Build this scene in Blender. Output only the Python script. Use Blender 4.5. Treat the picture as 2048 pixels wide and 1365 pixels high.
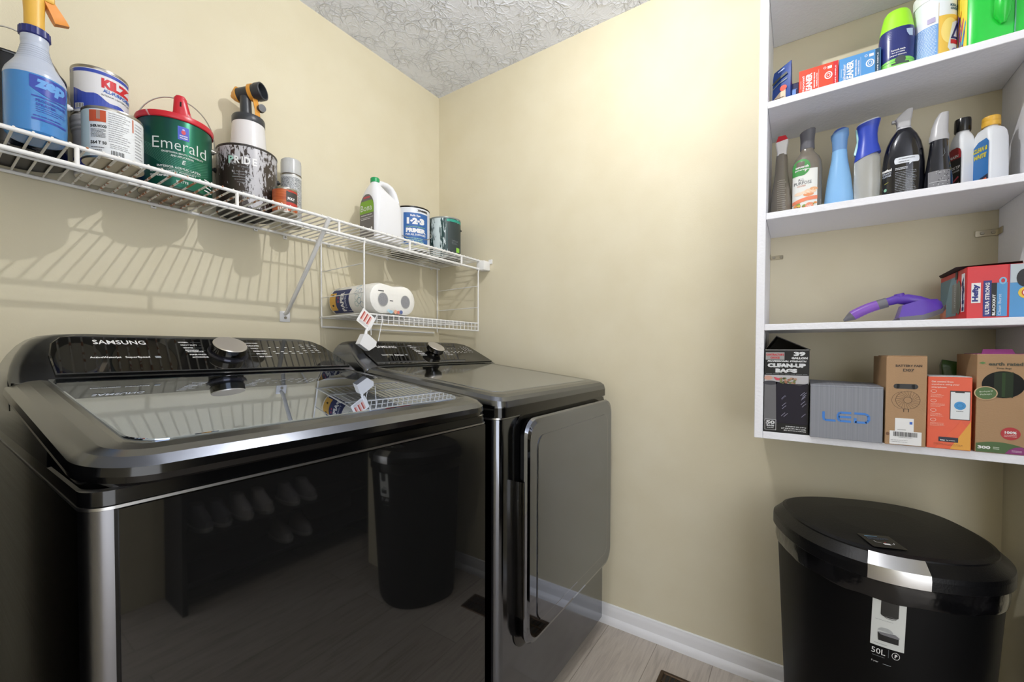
import bpy, bmesh, math, random
from mathutils import Vector, Matrix
random.seed(7)
PI=math.pi
for o in list(bpy.data.objects): bpy.data.objects.remove(o)
scene=bpy.context.scene
COL=scene.collection

# ---------------------------------------------------------------- camera
CAMLOC=Vector((-1.6687,-1.5627,1.1118))
def setup_camera():
    yaw=math.radians(33.6)+0.0318; p=-0.0209; roll=0.0023
    F=Vector((math.cos(yaw)*math.cos(p),math.sin(yaw)*math.cos(p),math.sin(p)))
    R=F.cross(Vector((0,0,1))).normalized(); U=R.cross(F)
    c,s=math.cos(roll),math.sin(roll)
    R2=R*c+U*s; U2=U*c-R*s
    m=Matrix((R2,U2,-F)).transposed().to_4x4(); m.translation=CAMLOC
    cd=bpy.data.cameras.new('camera'); cam=bpy.data.objects.new('camera',cd); COL.objects.link(cam)
    cam.matrix_world=m
    cd.sensor_fit='HORIZONTAL'; cd.sensor_width=36; cd.lens=849.661*36/2048
    cd.shift_x=(1024-993.137)/2048; cd.shift_y=(719.418-682.5)/2048
    cd.clip_start=0.02
    scene.camera=cam
setup_camera()

# ---------------------------------------------------------------- world, exposure
w=bpy.data.worlds.new('world'); scene.world=w; w.use_nodes=True
w.node_tree.nodes['Background'].inputs[0].default_value=(0.95,0.97,1.0,1)
w.node_tree.nodes['Background'].inputs[1].default_value=3.2
scene.view_settings.view_transform='Standard'; scene.view_settings.look='None'
scene.view_settings.gamma=1; scene.view_settings.use_curve_mapping=False
scene.view_settings.exposure=0.14
BULB=8800.0

# ---------------------------------------------------------------- materials
def hexc(h):
    h=h.lstrip('#'); v=[int(h[i:i+2],16)/255 for i in (0,2,4)]
    return tuple(x/12.92 if x<=.04045 else ((x+.055)/1.055)**2.4 for x in v)
_M={}
def M(name,col='#808080',rough=.5,metal=0,ior=None,trans=0,alpha=1,coat=0,bump=None,emit=0):
    if name in _M: return _M[name]
    m=bpy.data.materials.new(name); m.use_nodes=True; nt=m.node_tree; b=nt.nodes['Principled BSDF']
    c=hexc(col) if isinstance(col,str) else col
    b.inputs['Base Color'].default_value=(*c,1); b.inputs['Roughness'].default_value=rough
    b.inputs['Metallic'].default_value=metal
    if ior: b.inputs['IOR'].default_value=ior
    if trans: b.inputs['Transmission Weight'].default_value=trans
    if alpha<1: b.inputs['Alpha'].default_value=alpha
    if coat: b.inputs['Coat Weight'].default_value=coat
    if emit:
        b.inputs['Emission Color'].default_value=(*c,1); b.inputs['Emission Strength'].default_value=emit
    if bump:
        sc,st=bump
        tc=nt.nodes.new('ShaderNodeTexCoord'); n=nt.nodes.new('ShaderNodeTexNoise'); n.inputs['Scale'].default_value=sc
        bp=nt.nodes.new('ShaderNodeBump'); bp.inputs['Strength'].default_value=st; bp.inputs['Distance'].default_value=.002
        nt.links.new(tc.outputs['Object'],n.inputs['Vector']); nt.links.new(n.outputs['Fac'],bp.inputs['Height'])
        nt.links.new(bp.outputs['Normal'],b.inputs['Normal'])
    _M[name]=m; return m
def nodes(m): return m.node_tree, m.node_tree.nodes['Principled BSDF']
def N(nt,t,**k):
    n=nt.nodes.new(t)
    for a,v in k.items():
        if a in n.inputs: n.inputs[a].default_value=v
        else: setattr(n,a,v)
    return n
def mapping(nt,scale=(1,1,1),kind='Object',rot=(0,0,0)):
    tc=nt.nodes.new('ShaderNodeTexCoord'); mp=nt.nodes.new('ShaderNodeMapping')
    mp.inputs['Scale'].default_value=scale; mp.inputs['Rotation'].default_value=rot
    nt.links.new(tc.outputs[kind],mp.inputs['Vector']); return mp.outputs[0]
def ramp(nt,src,stops):
    r=nt.nodes.new('ShaderNodeValToRGB'); e=r.color_ramp.elements
    while len(e)<len(stops): e.new(.5)
    for i,(p,c) in enumerate(stops):
        e[i].position=p; e[i].color=(*(hexc(c) if isinstance(c,str) else c),1)
    nt.links.new(src,r.inputs[0]); return r.outputs[0]
def mix(nt,f,a,b):
    x=nt.nodes.new('ShaderNodeMix'); x.data_type='RGBA'
    if isinstance(f,float): x.inputs[0].default_value=f
    else: nt.links.new(f,x.inputs[0])
    for s,i in((a,6),(b,7)):
        if isinstance(s,(tuple,str)): x.inputs[i].default_value=(*(hexc(s) if isinstance(s,str) else s),1)
        else: nt.links.new(s,x.inputs[i])
    return x.outputs[2]
def math_(nt,op,a,b=None):
    x=nt.nodes.new('ShaderNodeMath'); x.operation=op
    for s,i in((a,0),(b,1)):
        if s is None: continue
        if isinstance(s,(int,float)): x.inputs[i].default_value=s
        else: nt.links.new(s,x.inputs[i])
    return x.outputs[0]
def bumpn(nt,b,h,st,dist):
    bp=N(nt,'ShaderNodeBump'); bp.inputs['Strength'].default_value=st; bp.inputs['Distance'].default_value=dist
    nt.links.new(h,bp.inputs['Height']); nt.links.new(bp.outputs[0],b.inputs['Normal'])

def mat_wall():
    m=M('painted_wall','#d8cdb0',.62); nt,b=nodes(m); v=mapping(nt)
    n=N(nt,'ShaderNodeTexNoise',Scale=260.,Detail=3.); n2=N(nt,'ShaderNodeTexNoise',Scale=6.,Detail=4.)
    nt.links.new(v,n.inputs['Vector']); nt.links.new(v,n2.inputs['Vector'])
    c=ramp(nt,n2.outputs['Fac'],[(.3,'#d5ccb1'),(.7,'#d9d1b8')]); nt.links.new(c,b.inputs['Base Color'])
    h=math_(nt,'ADD',n.outputs['Fac'],math_(nt,'MULTIPLY',n2.outputs['Fac'],1.5)); bumpn(nt,b,h,.12,.002)
    return m
def mat_ceiling():
    m=M('textured_ceiling','#e8ecf8',.8); nt,b=nodes(m); v=mapping(nt)
    d=N(nt,'ShaderNodeTexNoise',Scale=9.,Detail=3.); nt.links.new(v,d.inputs['Vector'])
    va=N(nt,'ShaderNodeVectorMath',operation='MULTIPLY_ADD'); nt.links.new(d.outputs['Color'],va.inputs[0])
    va.inputs[1].default_value=(.11,.11,.0); nt.links.new(v,va.inputs[2])
    vo=N(nt,'ShaderNodeTexVoronoi',feature='DISTANCE_TO_EDGE',Scale=26.); nt.links.new(va.outputs[0],vo.inputs['Vector'])
    r1=ramp(nt,vo.outputs['Distance'],[(0,(1,1,1)),(.09,(.12,.12,.12)),(.3,(0,0,0))])
    vo2=N(nt,'ShaderNodeTexVoronoi',feature='DISTANCE_TO_EDGE',Scale=52.); nt.links.new(va.outputs[0],vo2.inputs['Vector'])
    r2=ramp(nt,vo2.outputs['Distance'],[(0,(.5,.5,.5)),(.1,(0,0,0))])
    mk=N(nt,'ShaderNodeTexNoise',Scale=9.,Detail=2.); nt.links.new(v,mk.inputs['Vector'])
    msk=ramp(nt,mk.outputs['Fac'],[(.36,(.15,.15,.15)),(.56,(1,1,1))])
    s=math_(nt,'MULTIPLY',math_(nt,'ADD',r1,r2),msk)
    bumpn(nt,b,s,.9,.0045)
    return m
def mat_floor():
    m=M('oak_plank_floor','#a3988a',.42); nt,b=nodes(m); v=mapping(nt)
    br=N(nt,'ShaderNodeTexBrick',Scale=1.); br.offset=.37; br.inputs['Brick Width'].default_value=1.22; br.inputs['Row Height'].default_value=.19
    br.inputs['Mortar Size'].default_value=.0012; br.inputs['Color1'].default_value=(.3,.3,.3,1); br.inputs['Color2'].default_value=(.7,.7,.7,1)
    nt.links.new(v,br.inputs['Vector'])
    v2=mapping(nt,(2.2,26,1)); gr=N(nt,'ShaderNodeTexNoise',Scale=2.2,Detail=8.,Distortion=1.4); nt.links.new(v2,gr.inputs['Vector'])
    v3=mapping(nt,(12,190,1)); g2=N(nt,'ShaderNodeTexNoise',Scale=2.,Detail=3.); nt.links.new(v3,g2.inputs['Vector'])
    c=ramp(nt,gr.outputs['Fac'],[(.28,'#a3968a'),(.5,'#bfb3a5'),(.75,'#cbc0b2')])
    c2=mix(nt,math_(nt,'MULTIPLY',g2.outputs['Fac'],.35),c,'#7b6f63')
    c3=mix(nt,math_(nt,'MULTIPLY',br.outputs['Fac'],.4),c2,'#3c352e')
    c4=mix(nt,.16,c3,br.outputs['Color'])
    nt.links.new(c4,b.inputs['Base Color']); bumpn(nt,b,g2.outputs['Fac'],.15,.001)
    return m
def drip_mat(name,base,drip,lo,hi,scale=(22,22,5),side=None,rough=.35,metal=0.):
    m=M(name,base,rough,metal); nt,b=nodes(m); v=mapping(nt,scale)
    n=N(nt,'ShaderNodeTexNoise',Scale=1.,Detail=6.,Distortion=.6); nt.links.new(v,n.inputs['Vector'])
    f=n.outputs['Fac']
    if side:   # (axis x centre, half width, top z weight)
        tc=nt.nodes.new('ShaderNodeTexCoord'); sx=nt.nodes.new('ShaderNodeSeparateXYZ'); nt.links.new(tc.outputs['Object'],sx.inputs[0])
        cx,hw,zt,zb=side
        a=math_(nt,'SUBTRACT',1.,math_(nt,'DIVIDE',math_(nt,'ABSOLUTE',math_(nt,'SUBTRACT',sx.outputs[0],cx)),hw))
        a=math_(nt,'MAXIMUM',a,-.6)
        zz=math_(nt,'DIVIDE',math_(nt,'SUBTRACT',sx.outputs[2],zb),zt-zb)
        zz=math_(nt,'MAXIMUM',zz,0.)
        mx=math_(nt,'MAXIMUM',a,math_(nt,'SUBTRACT',zz,.35))
        f=math_(nt,'ADD',f,math_(nt,'MULTIPLY',mx,.28))
    fr=ramp(nt,f,[(lo,(0,0,0)),(hi,(1,1,1))])
    nt.links.new(mix(nt,fr,base,drip),b.inputs['Base Color'])
    bumpn(nt,b,fr,.4,.0015)
    return m
def mat_brushed(name,col,rough,metal,sc=(3,3,260),amt=.12,ior=None):
    m=M(name,col,rough,metal,ior=ior); nt,b=nodes(m); v=mapping(nt,sc)
    n=N(nt,'ShaderNodeTexNoise',Scale=1.,Detail=2.); nt.links.new(v,n.inputs['Vector'])
    r=math_(nt,'ADD',rough-amt/2,math_(nt,'MULTIPLY',n.outputs['Fac'],amt)); nt.links.new(r,b.inputs['Roughness'])
    return m
WALL=mat_wall(); CEIL=mat_ceiling(); FLOOR=mat_floor()
WHITE_TRIM=M('white_trim_paint','#e9e9ec',.35,bump=(60,.15))
SHELFPAINT=M('white_shelf_paint','#ecedf4',.45,bump=(120,.5))
STEEL=mat_brushed('dark_stainless',(.155,.163,.182),.19,1.,amt=.05)
STEEL_S=mat_brushed('dark_side_steel',(.028,.028,.029),.15,1.,amt=.06)
STEEL_D=mat_brushed('dryer_cabinet_steel',(.18,.19,.215),.12,1.,amt=.05)
BLKGLASS=M('black_glossy_panel',(.006,.006,.006),.03,0,ior=1.75)
LIDGLASS=M('tinted_lid_glass',(.40,.48,.64),.012,1)
DRYTOP=M('dryer_top_gloss',(.38,.41,.47),.07,1)
DOORGLOSS=M('dryer_door_gloss',(.235,.25,.29),.05,1)
EDGE=M('edge_highlight','#a9a9a9',.3,1)  # light metal that paints the highlights along the machine edges
CHROME=M('brushed_chrome','#d6d0c8',.34,.75)
DCHROME=M('dark_chrome','#55534f',.12,1)
BLACK=M('black_plastic','#0b0b0c',.45)
BLACKGL=M('black_gloss_plastic','#070708',.12)
WIRE=M('white_coated_wire','#e9e8e6',.35)
WHITEPL=M('white_plastic','#e8e8ea',.35)
TIN=M('tin_metal','#a8a49c',.3,1)
LTXT=M('white_print','#e8e8e8',.5)
GTXT=M('grey_print','#8e9499',.5)
KTXT=M('black_print','#17171a',.5)
def C(h,rough=.5,metal=0): return M('print_'+h.strip('#')+('_m' if metal else ''),h,rough,metal)

# ---------------------------------------------------------------- mesh builder
_T={}
def text2d(s,bold=0.,res=2):
    k=(s,bold)
    if k in _T: return _T[k]
    cu=bpy.data.curves.new('t','FONT'); cu.body=s; cu.size=1; cu.resolution_u=res; cu.offset=bold; cu.fill_mode='FRONT'
    ob=bpy.data.objects.new('t',cu); COL.objects.link(ob)
    dg=bpy.context.evaluated_depsgraph_get(); me=bpy.data.meshes.new_from_object(ob.evaluated_get(dg))
    vs=[(v.co.x,v.co.y) for v in me.vertices]; fs=[tuple(p.vertices) for p in me.polygons]
    bpy.data.objects.remove(ob); bpy.data.curves.remove(cu); bpy.data.meshes.remove(me)
    x0=min(v[0] for v in vs);x1=max(v[0] for v in vs);y0=min(v[1] for v in vs);y1=max(v[1] for v in vs)
    vs=[((x-x0),(y-y0)) for x,y in vs]
    _T[k]=(vs,fs,x1-x0,y1-y0); return _T[k]
class MB:
    def __init__(s): s.v=[];s.f=[];s.m=[];s.mats=[];s.flat=set()
    def mi(s,m):
        if m not in s.mats: s.mats.append(m)
        return s.mats.index(m)
    def add(s,vs,fs,m,flat=False):
        b=len(s.v); s.v+= [tuple(v) for v in vs]; i=s.mi(m)
        for f in fs:
            if flat: s.flat.add(len(s.f))
            s.f.append(tuple(b+k for k in f)); s.m.append(i)
        return s
    def box(s,x0,x1,y0,y1,z0,z1,m,bev=0,seg=2,mat4=None):
        bm=bmesh.new(); bmesh.ops.create_cube(bm,size=1)
        for v in bm.verts: v.co=Vector((x0+(v.co.x+.5)*(x1-x0),y0+(v.co.y+.5)*(y1-y0),z0+(v.co.z+.5)*(z1-z0)))
        if bev: bmesh.ops.bevel(bm,geom=list(bm.edges),offset=bev,segments=seg,affect='EDGES',profile=.5)
        bm.verts.index_update()
        vs=[(mat4@v.co if mat4 else v.co) for v in bm.verts]; fs=[[v.index for v in f.verts] for f in bm.faces]; bm.free()
        return s.add(vs,fs,m)
    def loft(s,rings,m,cap0=True,cap1=True,closed=True,m0=None,m1=None):
        n=len(rings[0]); vs=[p for r in rings for p in r]; fs=[]
        for i in range(len(rings)-1):
            for j in range(n if closed else n-1):
                k=(j+1)%n; fs.append((i*n+j,i*n+k,(i+1)*n+k,(i+1)*n+j))
        mm=m if isinstance(m,list) else None
        if mm:
            for i in range(len(rings)-1): s.add(list(rings[i])+list(rings[i+1]),[(j,(j+1)%n,n+(j+1)%n,n+j) for j in range(n)],mm[min(i,len(mm)-1)])
            base=mm[0];top=mm[-1]
        else: s.add(vs,fs,m); base=top=m
        if cap0: s.add(rings[0],[tuple(range(n))[::-1]],m0 or base)
        if cap1: s.add(rings[-1],[tuple(range(n))],m1 or top)
        return s
    def lathe(s,prof,m,c=(0,0),n=40,cap0=True,cap1=True,m0=None,m1=None):
        rings=[[(c[0]+r*math.cos(2*PI*k/n),c[1]+r*math.sin(2*PI*k/n),z) for k in range(n)] for r,z in prof]
        return s.loft(rings,m,cap0,cap1,m0=m0,m1=m1)
    def cyl(s,p,q,r0,r1,m,n=20,cap=True,m1=None):
        p=Vector(p);q=Vector(q);d=(q-p).normalized(); a=d.orthogonal().normalized(); b=d.cross(a)
        rg=lambda c,r:[c+a*r*math.cos(2*PI*k/n)+b*r*math.sin(2*PI*k/n) for k in range(n)]
        return s.loft([rg(p,r0),rg(q,r1)],m,cap,cap,m1=m1)
    def tube(s,pts,r,m,n=8,closed=False):
        pts=[Vector(p) for p in pts]; N_=len(pts); rings=[]; ref=None
        for i,p in enumerate(pts):
            if closed: d=(pts[(i+1)%N_]-pts[i-1])
            else: d=pts[min(i+1,N_-1)]-pts[max(i-1,0)]
            d.normalize()
            if ref is None: ref=d.orthogonal().normalized()
            ref=(ref-d*ref.dot(d)).normalized(); b=d.cross(ref)
            rr=r[i] if isinstance(r,(list,tuple)) else r
            rings.append([p+ref*rr*math.cos(2*PI*k/n)+b*rr*math.sin(2*PI*k/n) for k in range(n)])
        if closed: rings.append(rings[0]); return s.loft(rings,m,False,False)
        return s.loft(rings,m)
    def sphere(s,c,r,m,n=20,h=12,sc=(1,1,1)):
        prof=[(math.sin(PI*i/h),-math.cos(PI*i/h)) for i in range(h+1)]; prof[0]=(1e-4,-1);prof[-1]=(1e-4,1)
        return s.loft([[(c[0]+r*sc[0]*a*math.cos(2*PI*k/n),c[1]+r*sc[1]*a*math.sin(2*PI*k/n),c[2]+r*sc[2]*z) for k in range(n)] for a,z in prof],m)
    # decals: fn(u,v,o) -> point
    def d2(s,fn,pts,fs,m,o):
        ax=None; own=getattr(fn,'__self__',None)
        if isinstance(own,Surf) or getattr(fn,'__name__','') in('fs','fs2'): ax=0
        elif getattr(fn,'__name__','')=='pls': ax=1
        if ax is not None and pts:
            lo=min(p[ax] for p in pts); hi=max(p[ax] for p in pts); st=.0045
            if hi-lo>st*1.2:
                bm=bmesh.new(); V_=[bm.verts.new((p[0],p[1],0)) for p in pts]
                for f in fs:
                    try: bm.faces.new([V_[i] for i in f])
                    except ValueError: pass
                k=math.floor(lo/st)+1
                while k*st<hi:
                    co=[0,0,0]; no=[0,0,0]; co[ax]=k*st; no[ax]=1
                    bmesh.ops.bisect_plane(bm,geom=bm.verts[:]+bm.edges[:]+bm.faces[:],plane_co=co,plane_no=no,dist=1e-7); k+=1
                bm.verts.index_update(); pts=[(v.co.x,v.co.y) for v in bm.verts]; fs=[[v.index for v in f.verts] for f in bm.faces]; bm.free()
        return s.add([fn(a,b,o) for a,b in pts],fs,m)
    def drect(s,fn,u0,u1,v0,v1,m,o=.0004,step=.01):
        a=max(1,math.ceil(abs(u1-u0)/step)); b=max(1,math.ceil(abs(v1-v0)/.04))
        vs=[fn(u0+(u1-u0)*i/a,v0+(v1-v0)*j/b,o) for j in range(b+1) for i in range(a+1)]
        fs=[(j*(a+1)+i,j*(a+1)+i+1,(j+1)*(a+1)+i+1,(j+1)*(a+1)+i) for j in range(b) for i in range(a)]
        return s.add(vs,fs,m)
    def dpoly(s,fn,pts,m,o=.0006):
        return s.d2(fn,pts,[tuple(range(len(pts)))],m,o)
    def dell(s,fn,u,v,a,b,m,o=.0006,n=24,t0=0,t1=2*PI):
        return s.dpoly(fn,[(u+a*math.cos(t0+(t1-t0)*k/n),v+b*math.sin(t0+(t1-t0)*k/n)) for k in range(n)],m,o)
    def dring(s,fn,u,v,a,b,wd,m,o=.0006,n=28,t0=0,t1=2*PI):
        ps=[fn(u+(a-w_)*math.cos(t0+(t1-t0)*k/n),v+(b-w_)*math.sin(t0+(t1-t0)*k/n),o) for w_ in (0,wd) for k in range(n+1)]
        return s.add(ps,[(k,k+1,n+2+k,n+1+k) for k in range(n)],m)
    def dline(s,fn,pts,wd,m,o=.0006):
        for (a,b),(c,d) in zip(pts,pts[1:]):
            L=math.hypot(c-a,d-b) or 1e-6; nx,ny=-(d-b)/L*wd/2,(c-a)/L*wd/2
            s.add([fn(a-nx,b-ny,o),fn(c-nx,d-ny,o),fn(c+nx,d+ny,o),fn(a+nx,b+ny,o)],[(0,1,2,3)],m)
        return s
    def dtext(s,fn,t,u,v,h,m,w=None,o=.0008,bold=0.,al='c',rot=0,slant=0.):
        vs,fs,W,H=text2d(t,bold); ky=h/H; kx=ky if w is None else w/W
        ox={'c':-W*kx/2,'l':0,'r':-W*kx}[al]; cr,sr=math.cos(rot),math.sin(rot); out=[]
        for x,y in vs:
            a=x*kx+ox+slant*(y*ky); b=y*ky-h/2
            out.append((u+a*cr-b*sr,v+a*sr+b*cr))
        return s.d2(fn,out,fs,m,o)
    def dbars(s,fn,u0,u1,v0,v1,n,m,o=.0007,fill=.4,rnd=.35,seed=1):
        rr=random.Random(seed); p=(v1-v0)/n
        for i in range(n):
            v=v1-(i+.5)*p; e=u1-(u1-u0)*rnd*rr.random(); x=u0
            while x<e:
                L=(u1-u0)*(.06+.12*rr.random()); x2=min(e,x+L); s.drect(fn,x,x2,v-p*fill/2,v+p*fill/2,m,o); x=x2+(u1-u0)*.02
        return s
    def build(s,name,parent=None,label=None,ang=35,loc=None):
        me=bpy.data.meshes.new(name); me.from_pydata([tuple(v) for v in s.v],[],s.f)
        for m in s.mats: me.materials.append(m)
        me.polygons.foreach_set('material_index',s.m); me.polygons.foreach_set('use_smooth',[True]*len(s.f))
        me.update(); me.set_sharp_from_angle(angle=math.radians(ang))
        ob=bpy.data.objects.new(name,me); COL.objects.link(ob)
        if parent: ob.parent=parent
        if loc: ob.location=loc
        if label: ob['label']=label
        return ob
def fixn(ob):
    bm=bmesh.new(); bm.from_mesh(ob.data); bmesh.ops.recalc_face_normals(bm,faces=bm.faces); bm.to_mesh(ob.data); bm.free(); return ob
def thing(name,label,cat,loc=(0,0,0),rz=0,group=None):
    o=bpy.data.objects.new(name,None); COL.objects.link(o); o.location=loc; o.rotation_euler=(0,0,rz)
    o.empty_display_size=.05; o['label']=label; o['category']=cat
    if group: o['group']=group
    return o
def tag(o,label,cat,group=None):
    o['label']=label; o['category']=cat
    if group: o['group']=group
    return o
def struct(mb,name): o=mb.build(name); o['kind']='structure'; return o
def face_cam(x,y,off=0):
    return math.atan2(CAMLOC.x-x,-(CAMLOC.y-y))+off
def rrect(x0,x1,y0,y1,r,z,n=12,rb=None):
    """rounded rectangle ring; y0 = front; z number or f(x,y)"""
    rb=r if rb is None else rb; P=[]
    for cx,cy,a0,rr in((x1-r,y0+r,-PI/2,r),(x1-rb,y1-rb,0,rb),(x0+rb,y1-rb,PI/2,rb),(x0+r,y0+r,PI,r)):
        for k in range(n+1):
            a=a0+PI/2*k/n; P.append((cx+rr*math.cos(a),cy+rr*math.sin(a)))
    return [(x,y,z(x,y) if callable(z) else z) for x,y in P]
def sring(hx,hy,z,e=2.,cx=0,cy=0,n=44):
    P=[]
    for k in range(n):
        t=2*PI*k/n; c,s_=math.cos(t),math.sin(t)
        P.append((cx+hx*math.copysign(abs(c)**(2/e),c),cy+hy*math.copysign(abs(s_)**(2/e),s_),z))
    return P
class Surf:
    """body of superelliptic sections: profile of (z,hx,hy[,cx])"""
    def __init__(s,prof,e=2.): s.p=prof; s.e=e
    def at(s,z):
        p=s.p
        if z<=p[0][0]: return p[0]
        for a,b in zip(p,p[1:]):
            if a[0]<=z<=b[0]:
                t=(z-a[0])/max(1e-9,b[0]-a[0]); return tuple(a[i]+(b[i]-a[i])*t for i in range(len(a)))
        return p[-1]
    def rings(s,n=44): return [sring(q[1],q[2],q[0],s.e,q[3] if len(q)>3 else 0,n=n) for q in s.p]
    def f(s,u,v,o):
        q=s.at(v); cx=q[3] if len(q)>3 else 0; k=min(.998,abs((u-cx)/q[1])); sg=math.copysign(1,u-cx)
        y=-q[2]*(1-k**s.e)**(1/s.e)
        # outward normal offset
        nx=(k**(s.e-1))/q[1]; ny=(abs(y)/q[2])**(s.e-1)/q[2]; L=math.hypot(nx,ny)
        return (cx+sg*(k*q[1]+o*nx/L),y-o*ny/L,v)
def planeX(x):      # decal plane facing -x : u runs to the right in the picture (world -y), v = z
    return lambda u,v,o:(x-o,-u,v)

# ================================================================= SETTING
struct(MB().box(-3.2,.1,-3.2,.1,-.1,0,FLOOR),'floor')
struct(MB().box(-3.2,.1,-3.2,.1,2.44,2.54,CEIL),'ceiling')
struct(MB().box(-3.2,.1,0,.1,0,2.44,WALL),'wall_back')
struct(MB().box(0,.1,-2.7,0,0,2.44,WALL),'wall_right')
struct(MB().box(-.26,0,-2.12,-2.003,0,2.44,WALL),'wall_return')
struct(MB().box(-1.32,0,-2.7,-2.6,0,2.44,WALL),'wall_front')
struct(MB().box(-2.5,-2.4,-2.2,0,0,2.44,WALL),'wall_left')
def baseboard(name,mp,L):
    prof=[(0,.0775),(.005,.0775),(.008,.0745),(.008,.071),(.0115,.066),(.0125,.055),(.0125,.030),(.016,.027),(.0225,.022),(.026,.012),(.026,0),(0,0)]
    b=MB(); r=[[mp(t,d,z) for d,z in prof] for t in (0,L)]
    b.loft(r,WHITE_TRIM); o=struct(b,name); fixn(o)
baseboard('baseboard_right',lambda t,d,z:(-d*.8,-t,z),2.003)
baseboard('baseboard_back',lambda t,d,z:(-t-.026,-d*.8,z),2.35)
baseboard('baseboard_front',lambda t,d,z:(-.26+t,-2.003+d*.8,z),.235)

# ceiling lamp : porcelain lampholder with bare bulb
LX,LY,LZ=-.806,-1.187,2.309
t=thing('ceiling_light','white porcelain ceiling lampholder with one bare glowing bulb','ceiling light',(LX,LY,2.44))
MB().lathe([(.055,0),(.055,-.012),(.04,-.025),(.026,-.034),(.016,-.085),(.008,-.122)][::-1],WHITEPL).build('lamp_base',t)
b=MB(); b.sphere((0,0,LZ-2.44),.008,M('bulb_glow',(1,.99,.97),.5,emit=BULB)); b.build('bulb',t)
# ================================================================= BUILT-IN SHELF UNIT
UX=-.2445; YI=-1.482; YO=-1.461; YC=-1.983
u=thing('shelf_unit','white painted built-in wooden shelf unit on the right wall','shelf unit',(0,-1.73,.8634))
def upart(name,*a,**k):
    b=MB(); x0,x1,y0,y1,z0,z1=a; b.box(x0,x1,y0+1.73,y1+1.73,z0-.8634,z1-.8634,SHELFPAINT,bev=.0012,seg=1); return b.build(name,u)
upart('side_panel',UX,-.0005,YI,YO,.8634,2.36)
upart('side_panel',UX,-.0005,-2.0025,YC,.8634,2.36)
for zb,zt in((.8634,.8835),(1.1706,1.1882),(1.4828,1.5017),(1.7929,1.8117),(2.0998,2.119),(2.34,2.36)):
    upart('shelf',UX,-.0005,YC+.0003,YI-.0003,zb,zt)
def bracket(y0,y1,z0,z1,label,tab):
    t=thing('shelf_bracket',label,'bracket',(-.001,(y0+y1)/2,(z0+z1)/2),0,None)
    b=MB(); hy=abs(y1-y0)/2; hz=(z1-z0)/2
    b.box(-.002,0,-hy,hy,-hz,hz,M('nickel','#b9b2a0',.3,1),bev=.0006,seg=1)
    s=-hy if tab<0 else hy
    b.box(-.034,0,min(s,s-.002*tab),max(s,s-.002*tab),-hz,hz,M('nickel'),bev=.0004,seg=1)
    b.build('plate',t)
    for q in(-.012,.008):
        c=MB(); c.cyl((-.004,q,0),(-.0015,q,0),.0035,.0045,TIN,14); c.build('screw',t)
bracket(-1.483,-1.517,1.411,1.4235,'small metal shelf bracket left at the left end of the empty bay',1)
bracket(-1.9825,-1.941,1.4165,1.433,'larger metal shelf bracket at the right end of the empty bay',-1)

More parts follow.
